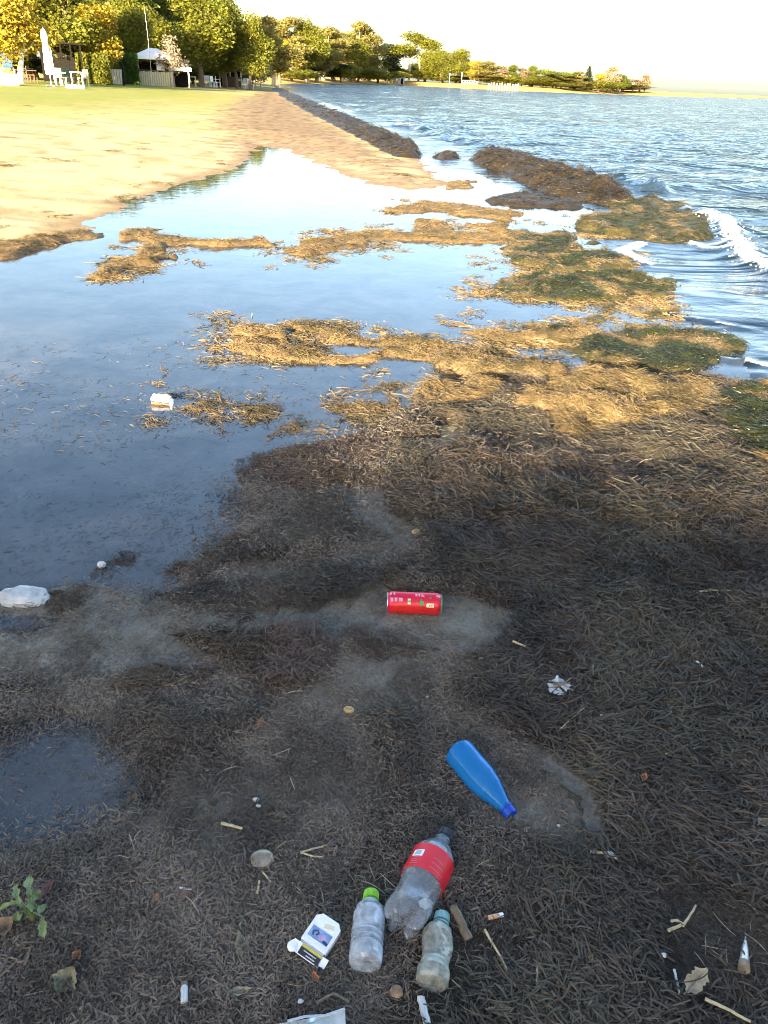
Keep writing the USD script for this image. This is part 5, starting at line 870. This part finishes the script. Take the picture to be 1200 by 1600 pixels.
for k in range(2): part(t, "lid_print", lidpt(box(w * (.5 - .15 * k), ln * .09, .0006, (.002 + .004 * k, ln * (.5 + .26 * k), .0026))), MAT["print_grey"])
for sx in (-1, 1): part(t, "lid_flap", lidpt(box(.012, ln * .8, .001, (sx * (w / 2 + .005), ln * .45, .002 + .003 * sx))), MAT["paper_white"])
part(t, "torn_flap", lump(.010, .012, .004, 5, .3, 2), MAT["paper_white"], True); UsdGeom.Xformable(stage.GetPrimAtPath(str(t.GetPath()) + "/torn_flap")).AddTranslateOp().Set(Gf.Vec3d(-w * .62, -Lp * .28, .010))
# carton afloat on the puddle
p = P(253, 629, 0.0); t = thing("juice_carton", "small white and mauve drink carton half sunk in the puddle", "carton", frame((p[0], p[1], -.015), (.05, -.25, 1), CR + np.array([0, -.12, 0])))
s = np.linalg.norm(P(270, 629, 0) - P(237, 629, 0)); part(t, "box_body", box(s * .92, s * .42, s * .52, (0, 0, s * .24), ch=.004), MAT["carton_card"]); part(t, "mauve_panel", box(s * .28, s * .43, .003, (s * .16, 0, s * .50 + .0005)), MAT["pack_mauve"]); part(t, "brown_side", box(s * .88, .003, s * .30, (0, -s * .212, s * .15)), MAT["carton_rust"]); part(t, "dark_stripe", box(s * .88, .0036, s * .05, (0, -s * .212, s * .325)), MAT["pack_navy"]); part(t, "folded_end", box(s * .14, s * .3, s * .30, (s * .53, -.01, s * .30), ch=.004), MAT["paper_white"])

# stones, sticks, leaves, crumbs
MAINPOLY = WB[0][2]
def rest(px, py):
    p = ground_at(px, py); return p + [0, 0, 0.013 if shapely.contains_xy(MAINPOLY, p[0], p[1]) else 0.003]
def stone(name, px, py, wpx, ratio, hr, mat, label, catg, seed, amp=.22, lift=.3):
    p = rest(px, py); k = np.linalg.norm(p - EYE) / FPX * math.cos(math.atan(abs(py - 800) / FPX)); w = wpx * k / 2
    return solo(name, lump(w, w * ratio, w * hr, seed, amp), MAT[mat], label, catg, frame(p + [0, 0, w * hr * lift], (0, 0, 1), CR), 60)
stone("white_stone", 39, 938, 74, .55, .33, "stone_white", "large smooth white stone at the puddle's edge on the left", "stone", 2, .34, .35)
stone("white_chip", 160, 888, 13, .8, .8, "grit_white", "small square white chip on a seaweed tuft in the puddle", "litter", 4, .15, 1.0)
stone("foam_crumb", 664, 1420, 20, .8, .5, "foam_white", "crumbled white foam piece beside the large bottle's foot", "foam piece", 6, .5, .5)
stone("foam_crumb", 328, 413, 12, .5, .3, "foam_white", "pale speck afloat above the pointed golden ridge", "litter", 7, .3, .3); stone("foam_crumb", 520, 420, 15, .4, .25, "foam_white", "greenish white scrap afloat in the middle of the upper puddle", "litter", 8, .3, .3); stone("foam_crumb", 320, 536, 14, .5, .35, "straw", "pale floating scrap at the left tip of the pointed ridge", "litter", 9, .3, .3)
stone("amber_shell", 650, 838, 15, .8, .6, "shell_amber", "small round amber shell on the weed above the red can", "shell", 10, .12, .6)
stone("brick_crumb", 244, 1407, 11, 1.5, .8, "brick_orange", "small orange brick crumb on the mud", "brick piece", 11, .12, .5); stone("brown_disc", 287, 1400, 24, .8, .25, "leather_brown", "round brown scrap right of the orange brick crumb", "litter", 12, .15, .5)
stone("tan_pebble", 127, 1580, 11, .9, .7, "shell_amber", "small tan pebble near the bottom left corner", "pebble", 13, .15, .5)
stone("brown_shard", 619, 1557, 20, 1.0, .35, "leaf_brown", "triangular brown shard below the dented bottle", "shard", 14, .3, .6)
stone("blue_speck", 204, 1273, 10, .7, .7, "grit_blue", "tiny blue speck by the dead leaf at the pool's edge", "litter", 15, .2, .6); stone("amber_leaf_bit", 407, 1130, 13, 1.2, .3, "brick_orange", "small amber leaf scrap on the mound below the russet one", "leaf", 16, .25, .7)
stone("yellow_scrap", 545, 1112, 16, .9, .35, "shell_amber", "small yellow scrap on the mud below the russet mound", "litter", 17, .3, .7)
stone("mussel_shell", 410, 1345, 37, .85, .30, "shell_pale", "flat iridescent mussel shell on the mud", "shell", 18, .08, .45)
for k, (px, py, wv, lab) in enumerate(((541, 1350, 8, "left of the large bottle's red band"), (400, 1252, 10, "upper of two above the mussel shell"), (404, 1262, 8, "lower of two above the mussel shell"), (296, 1100, 7, "on top of the olive mound"), (1015, 1158, 8, "in the mat right of the torn foil"), (950, 1343, 13, "right of the bare sand patch"), (668, 1091, 7, "on the sand above the blue bottle"), (220, 1203, 6, "at the dark pool's upper right edge"), (324, 1205, 6, "below the olive mound"), (30, 1078, 7, "on the wet sand at the left edge"),
        (388, 1470, 12, "left of the cigarette packet"), (1020, 1090, 8, "above the short white stub at right"), (470, 1572, 9, "above the plastic sheet"), (1035, 1500, 10, "below the forked twig"), (822, 1300, 6, "left one on the bare sand patch"), (872, 1292, 6, "right one on the bare sand patch"), (985, 1255, 9, "in the mat right of the blue bottle's neck"), (940, 1125, 9, "in the mat just right of and below the torn foil"))):
    stone("white_crumb", px, py, wv, .7, .5, "grit_white", "tiny white crumb " + lab, "litter", 30 + k, .35, .6); tag(stage.GetPrimAtPath("/World/white_crumb" + (f"_{k:03d}" if k else "")), group="white crumbs in the weed")
def stick(name, pts, rad, mat, label, catg, up=.004, n=8, taper=.7):
    w = [rest(*p) + [0, 0, up + rad * .4] for p in pts]; w = np.array(w); o = w[0].copy(); t_ = np.linspace(0, 1, 3 * len(w)); s_ = np.linspace(0, 1, len(w)); c = np.stack([np.interp(t_, s_, w[:, i] - o[i]) for i in range(3)], -1)
    c += RNG.normal(0, rad * .12, c.shape); return solo(name, tube(c, rad * (1 - (1 - taper) * t_), n), MAT[mat], label, catg, Gf.Matrix4d(1).SetTranslate(Gf.Vec3d(*map(float, o))), 50)
stick("driftwood_stick", [(707, 1428), (718, 1450), (731, 1477)], .0088, "wood_wet", "short thick brown stick right of the dented bottle", "stick", .006, 10, 1.0)
t = thing("cigarette_butt", "orange and white cigarette butt on the weed right of the short stick", "cigarette butt", lie((763, 1434), (786, 1429), .005, .005, -.6)[0]); Lc = lie((763, 1434), (786, 1429), .005, .005, -.6)[1]
part(t, "filter", lathe([(0, 0), (0, .0045), (Lc * .72, .0045), (Lc * .72, 0)], 14), MAT["butt_tan"], 30); part(t, "paper", lathe([(Lc * .725, 0), (Lc * .725, .0046), (Lc, .0042), (Lc, 0)], 14), MAT["paper_white"], 30)
m, Lq = lie((288, 1542), (288, 1568), .009, .009, -.2); t = thing("plastic_lighter", "white plastic lighter at the bottom left", "lighter", m); part(t, "casing", lathe(resample([(0, 0), (0, .008), (.003, .009), (Lq * .95, .009), (Lq, .008), (Lq, 0)], 10), 24, lambda z, a, R: (R * (1 - .25 * np.abs(np.sin(a))), z)), MAT["grit_white"], 40); part(t, "metal_top", lathe([(-.008, 0), (-.008, .006), (0, .007)], 16), MAT["wood_wet"], 30)
stick("white_rod", [(657, 1569), (660, 1584), (667, 1612)], .0072, "grit_white", "white plastic rod at the bottom edge", "litter", .006, 12, .95)
for a in ([[(346, 1291), (362, 1294), (379, 1299)], .004, "straw", "pale flat splinter of reed above the mussel shell", "splinter"], [[(121, 1280), (122, 1262), (131, 1252)], .0028, "straw", "bent tan twig standing in the dark pool", "twig"], [[(402, 1400), (406, 1380)], .003, "straw", "short tan twig below the mussel shell", "twig"],
          [[(470, 1336), (490, 1330), (512, 1325)], .0025, "straw", "upper arm of a forked pale straw left of the large bottle", "straw"], [[(470, 1336), (490, 1342), (505, 1343)], .0022, "straw", "lower arm of a forked pale straw left of the large bottle", "straw"], [[(1041, 1463), (1058, 1456), (1066, 1452)], .0034, "straw", "bone pale forked twig at lower right", "twig"], [[(1064, 1456), (1074, 1441), (1084, 1424)], .0028, "straw", "pale prong rising from the forked twig", "twig"],
          [[(1045, 1448), (1056, 1447), (1064, 1453)], .0028, "straw", "pale curved prong left of the forked twig", "twig"], [[(837, 1548), (837, 1515)], .0024, "straw", "upright tan stalk in the weed below the cigarette butt", "stalk"], [[(1050, 1524), (1054, 1542), (1058, 1562)], .0026, "grit_white", "thin white splinter left of the dry oval leaf", "splinter"], [[(0, 1532), (20, 1514), (37, 1494)], .0028, "straw_dark", "long thin twig at the left edge", "twig"],
          [[(40, 1512), (46, 1494), (49, 1486)], .0035, "straw_dark", "short grey stub beside the green plant", "stub"], [[(756, 1462), (775, 1495), (795, 1531)], .0026, "straw", "long pale green straw arching below the cigarette butt", "straw"], [[(1098, 1570), (1130, 1585), (1168, 1606)], .0034, "straw", "thick pale straw in the bottom right corner", "straw"], [[(1037, 1187), (1060, 1178), (1085, 1165)], .0024, "straw", "long pale straw on the mat at right", "straw"], [[(873, 1148), (890, 1132), (912, 1113)], .0022, "straw", "straw lying right of the torn foil", "straw"],
          [[(1086, 1041), (1096, 1050)], .004, "grit_white", "short white stub on the weed right of the torn foil", "litter"], [[(1090, 932), (1110, 930), (1140, 931)], .004, "straw", "tan reed piece on the mat at right", "reed"], [[(800, 1010), (820, 1018)], .004, "straw", "pale stub at the right end of the rivulet sand", "stub"], [[(818, 928), (830, 940)], .003, "straw", "pale stub on the mat right of the red can", "stub"], [[(920, 1340), (950, 1342), (962, 1352)], .003, "straw", "pale curl of straw right of the bare sand patch", "straw"],
          [[(300, 1417), (318, 1397)], .002, "straw", "thin straw beside the round brown scrap", "straw"], [[(281, 1391), (300, 1394)], .0022, "grit_white", "thin white splinter above the round brown scrap", "splinter"], [[(432, 1330), (448, 1318)], .0022, "straw_dark", "twig at the right of the mussel shell", "twig"], [[(410, 1366), (424, 1382)], .002, "straw", "pale stalk under the mussel shell", "stalk"], [[(495, 1577), (520, 1562), (545, 1574)], .003, "straw_dark", "curved brown twig above the plastic sheet", "twig"], [[(128, 1530), (140, 1556), (146, 1564)], .002, "straw", "thin straw right of the torn grey leaf", "straw"], [[(60, 1500), (75, 1498), (92, 1494)], .002, "straw_dark", "thin bluish twig below the green plant", "twig"]):
    stick(a[4], a[0], a[1], a[2], a[3], a[4])
# white cone shard
m, Lq = lie((1163, 1503), (1165, 1463), .010, .003, -.3); t = thing("cone_shard", "pale pointed plastic cone stuck in the weed at right", "cone", m); part(t, "tip", lathe(resample([(0, 0), (0, .009), (Lq * .45, .0065), (Lq, .001), (Lq, 0)], 12), 16), MAT["can_metal"], 40); part(t, "collar", lathe([(-.018, 0), (-.018, .011), (-.001, .0098), (-.001, 0)], 16), MAT["straw_dark"], 40)
def leafm(L, W, curl, cup, seed, ragged=.15, nx=13, ny=7):
    rg = np.random.default_rng(seed); u = np.linspace(0, 1, nx); v = np.linspace(-1, 1, ny); U, Vv = np.meshgrid(u, v, indexing="ij"); prof = np.sin(np.pi * np.clip(u, .02, .98) ** .8) ** .85 * (1 + ragged * rg.normal(0, 1, nx)); x = L * (U - .5); y = W / 2 * Vv * prof[:, None]; z = curl * L * (U - .5) ** 2 * 4 * .5 + cup * W * Vv ** 2 * .5 + .04 * W * np.sin(U * 9 + Vv * 3)
    top = np.stack([x, y, z], -1).reshape(-1, 3); q = quads(grid_faces(nx, ny)); return top, q
def leaf(px0, py0, px1, py1, wpx, mat, label, seed, curl=.25, cup=.35, tilt=(.1, 0), name="dead_leaf"):
    a, b = rest(px0, py0), rest(px1, py1); c = (a + b) / 2 + [0, 0, .007]; L = np.linalg.norm(b - a); W = wpx * np.linalg.norm(c - EYE) / FPX * .85
    t = thing(name, label, "leaf", frame(c, (tilt[0], tilt[1], 1), b - a)); part(t, "leaf_blade", leafm(L, W, curl, cup, seed), MAT[mat], True); part(t, "midrib", tube([(-L * .62, 0, curl * L * .5 + .001), (-L * .25, 0, curl * L * .12 + .0012), (L * .2, 0, .0015 + curl * L * .06), (L * .45, 0, curl * L * .4)], [.0014, .0011, .0008, .0004], 5), MAT["straw_dark"], True); return t
leaf(-12, 1472, 24, 1444, 30, "leaf_brown", "folded brown leaf at the left edge under the green plant", 1, .3, .6); leaf(92, 1556, 118, 1520, 34, "leaf_olive_dry", "torn grey green dead leaf at bottom left", 2, .2, .7, (.2, -.3)); leaf(1068, 1560, 1098, 1526, 28, "leaf_tan", "dry oval tan leaf at bottom right", 3, .15, .3, (0, -.25)); leaf(200, 1264, 214, 1250, 16, "leaf_brown", "small curled brown leaf at the dark pool's right edge", 4, .5, .7)
leaf(362, 1562, 392, 1554, 13, "leaf_tan", "narrow curled leaf near the bottom, right of the lighter", 5, .35, .6); leaf(115, 1506, 128, 1492, 13, "brick_orange", "small orange leaf right of the green plant", 6, .4, .6); leaf(66, 1406, 84, 1382, 14, "leaf_red", "dark red leaf touching the green plant", 7, .3, .5, (.2, -.2)); leaf(1000, 1232, 1006, 1220, 10, "brick_orange", "tiny orange leaf scrap in the mat at right", 8, .4, .6); leaf(385, 1505, 372, 1460, 22, "leaf_olive_dry", "faint olive leaf flattened in the mud left of the packet", 9, .05, .1); leaf(917, 1512, 923, 1502, 8, "shell_amber", "tiny amber leaf left of the forked twig", 10, .3, .4); leaf(496, 1545, 488, 1530, 10, "brick_orange", "small rusty leaf scrap below the packet", 12, .5, .6)
leaf(1180, 1300, 1196, 1290, 14, "leaf_olive_dry", "greenish leaf at the right edge", 13, .2, .3); leaf(760, 1591, 800, 1588, 16, "leaf_olive_dry", "yellow green leaf at the bottom edge right of the rod", 14, .2, .3)
# torn foil: three white plates
p = rest(871, 1084); t = thing("torn_foil", "torn white foil scrap crossed by strands on the right of the mat", "foil", frame(p + [0, 0, .014], (-.1, -.35, 1), CR)); k = np.linalg.norm(p - EYE) / FPX
rf = np.random.default_rng(12); ang = [0.2, 1.5, 2.6, 3.9, 5.2, 6.48]
for a0, a1 in zip(ang[:-1], ang[1:]):
    q = np.linspace(a0 + .04, a1 - .04, 7); rd = rf.uniform(14, 18, 7) * k; c0 = np.array([math.cos((a0 + a1) / 2), math.sin((a0 + a1) / 2)]) * 1.2 * k
    pg = Polygon([tuple(c0)] + [(r_ * math.cos(b), r_ * math.sin(b) * .85) for b, r_ in zip(q, rd)]).buffer(0); e = trimesh.creation.extrude_polygon(pg, .0012); v = np.array(e.vertices); v[:, 2] += .004 * np.sin(v[:, 0] / k * .35 + a0) + .003 * rf.normal()
    part(t, "foil_piece", (v, np.array(e.faces)), MAT["paper_grey"])
for k2 in range(5): part(t, "strand", tube([(rf.uniform(-20, -8) * k, rf.uniform(-12, 12) * k, .007), (0, rf.uniform(-5, 5) * k, .010), (rf.uniform(8, 20) * k, rf.uniform(-12, 12) * k, .007)], .0014, 5), MAT["straw_dark"], True)
# plastic sheet at the bottom edge
p, q = rest(450, 1634), rest(540, 1626); nx, ny = 18, 10; U, Vv = np.meshgrid(np.linspace(0, 1, nx), np.linspace(0, 1, ny), indexing="ij"); Ls = np.linalg.norm(q - p)
sheet = np.stack([U * Ls - .02 * Vv * (1 - U), -.09 * (1 - Vv) + .012 * U * Vv, .012 + .008 * np.sin(U * 6 + Vv * 2) * np.cos(Vv * 5) + .006 * fbm(U, Vv, 6, 3, 2)], -1).reshape(-1, 3)
fr_ = frame(p + [0, 0, .012], (0, -.15, 1), q - p); t = thing("plastic_sheet", "crumpled pale plastic sheet cut off by the bottom edge", "plastic sheet", fr_); sheet[:, 1] += .016; part(t, "film", (sheet, quads(grid_faces(nx, ny))), MAT["pet_film"], True); part(t, "folded_edge", tube([(0, .018, .02), (Ls * .3, .022, .022), (Ls * .65, .022, .019), (Ls, .03, .018)], .0022, 6), MAT["paper_grey"], True)
# green plant: pointed lobed leaves on thin stalks
p = rest(52, 1440); t = thing("green_plant", "small green weed with pointed lobed leaves at the left edge", "plant", Gf.Matrix4d(1).SetTranslate(Gf.Vec3d(*map(float, p))))
k = np.linalg.norm(p - EYE) / FPX
for i, (x0, y0, x1, y1, wv, hgt) in enumerate(((45, 1400, 46, 1362, 15, .07), (30, 1415, 22, 1376, 14, .06), (60, 1428, 74, 1412, 20, .07), (66, 1432, 68, 1468, 13, .035), (40, 1415, 56, 1416, 22, .075), (24, 1408, -8, 1424, 12, .05), (25, 1425, 30, 1440, 18, .04), (50, 1395, 62, 1402, 18, .075))):
    a, b = P(x0, y0, p[2] + hgt) - p, P(x1, y1, p[2] + hgt * .75) - p; c = (a + b) / 2; ex = b - a; L = float(np.linalg.norm(ex)); ex /= L; nz = np.array([0, -.35, 1.0]); nz -= ex * (nz @ ex); nz /= np.linalg.norm(nz); ey = np.cross(nz, ex)
    v, f = leafm(L, wv * k * .62, -.25, .5, 60 + i, .28); part(t, "leaf", (c + v @ np.stack([ex, ey, nz]), f), MAT["leaf_plant"], True); part(t, "stalk", tube([(0, 0, 0), (a * .5 + [0, 0, .015]), a], [.0022, .0018, .0012], 6), MAT["leaf_plant"], True)
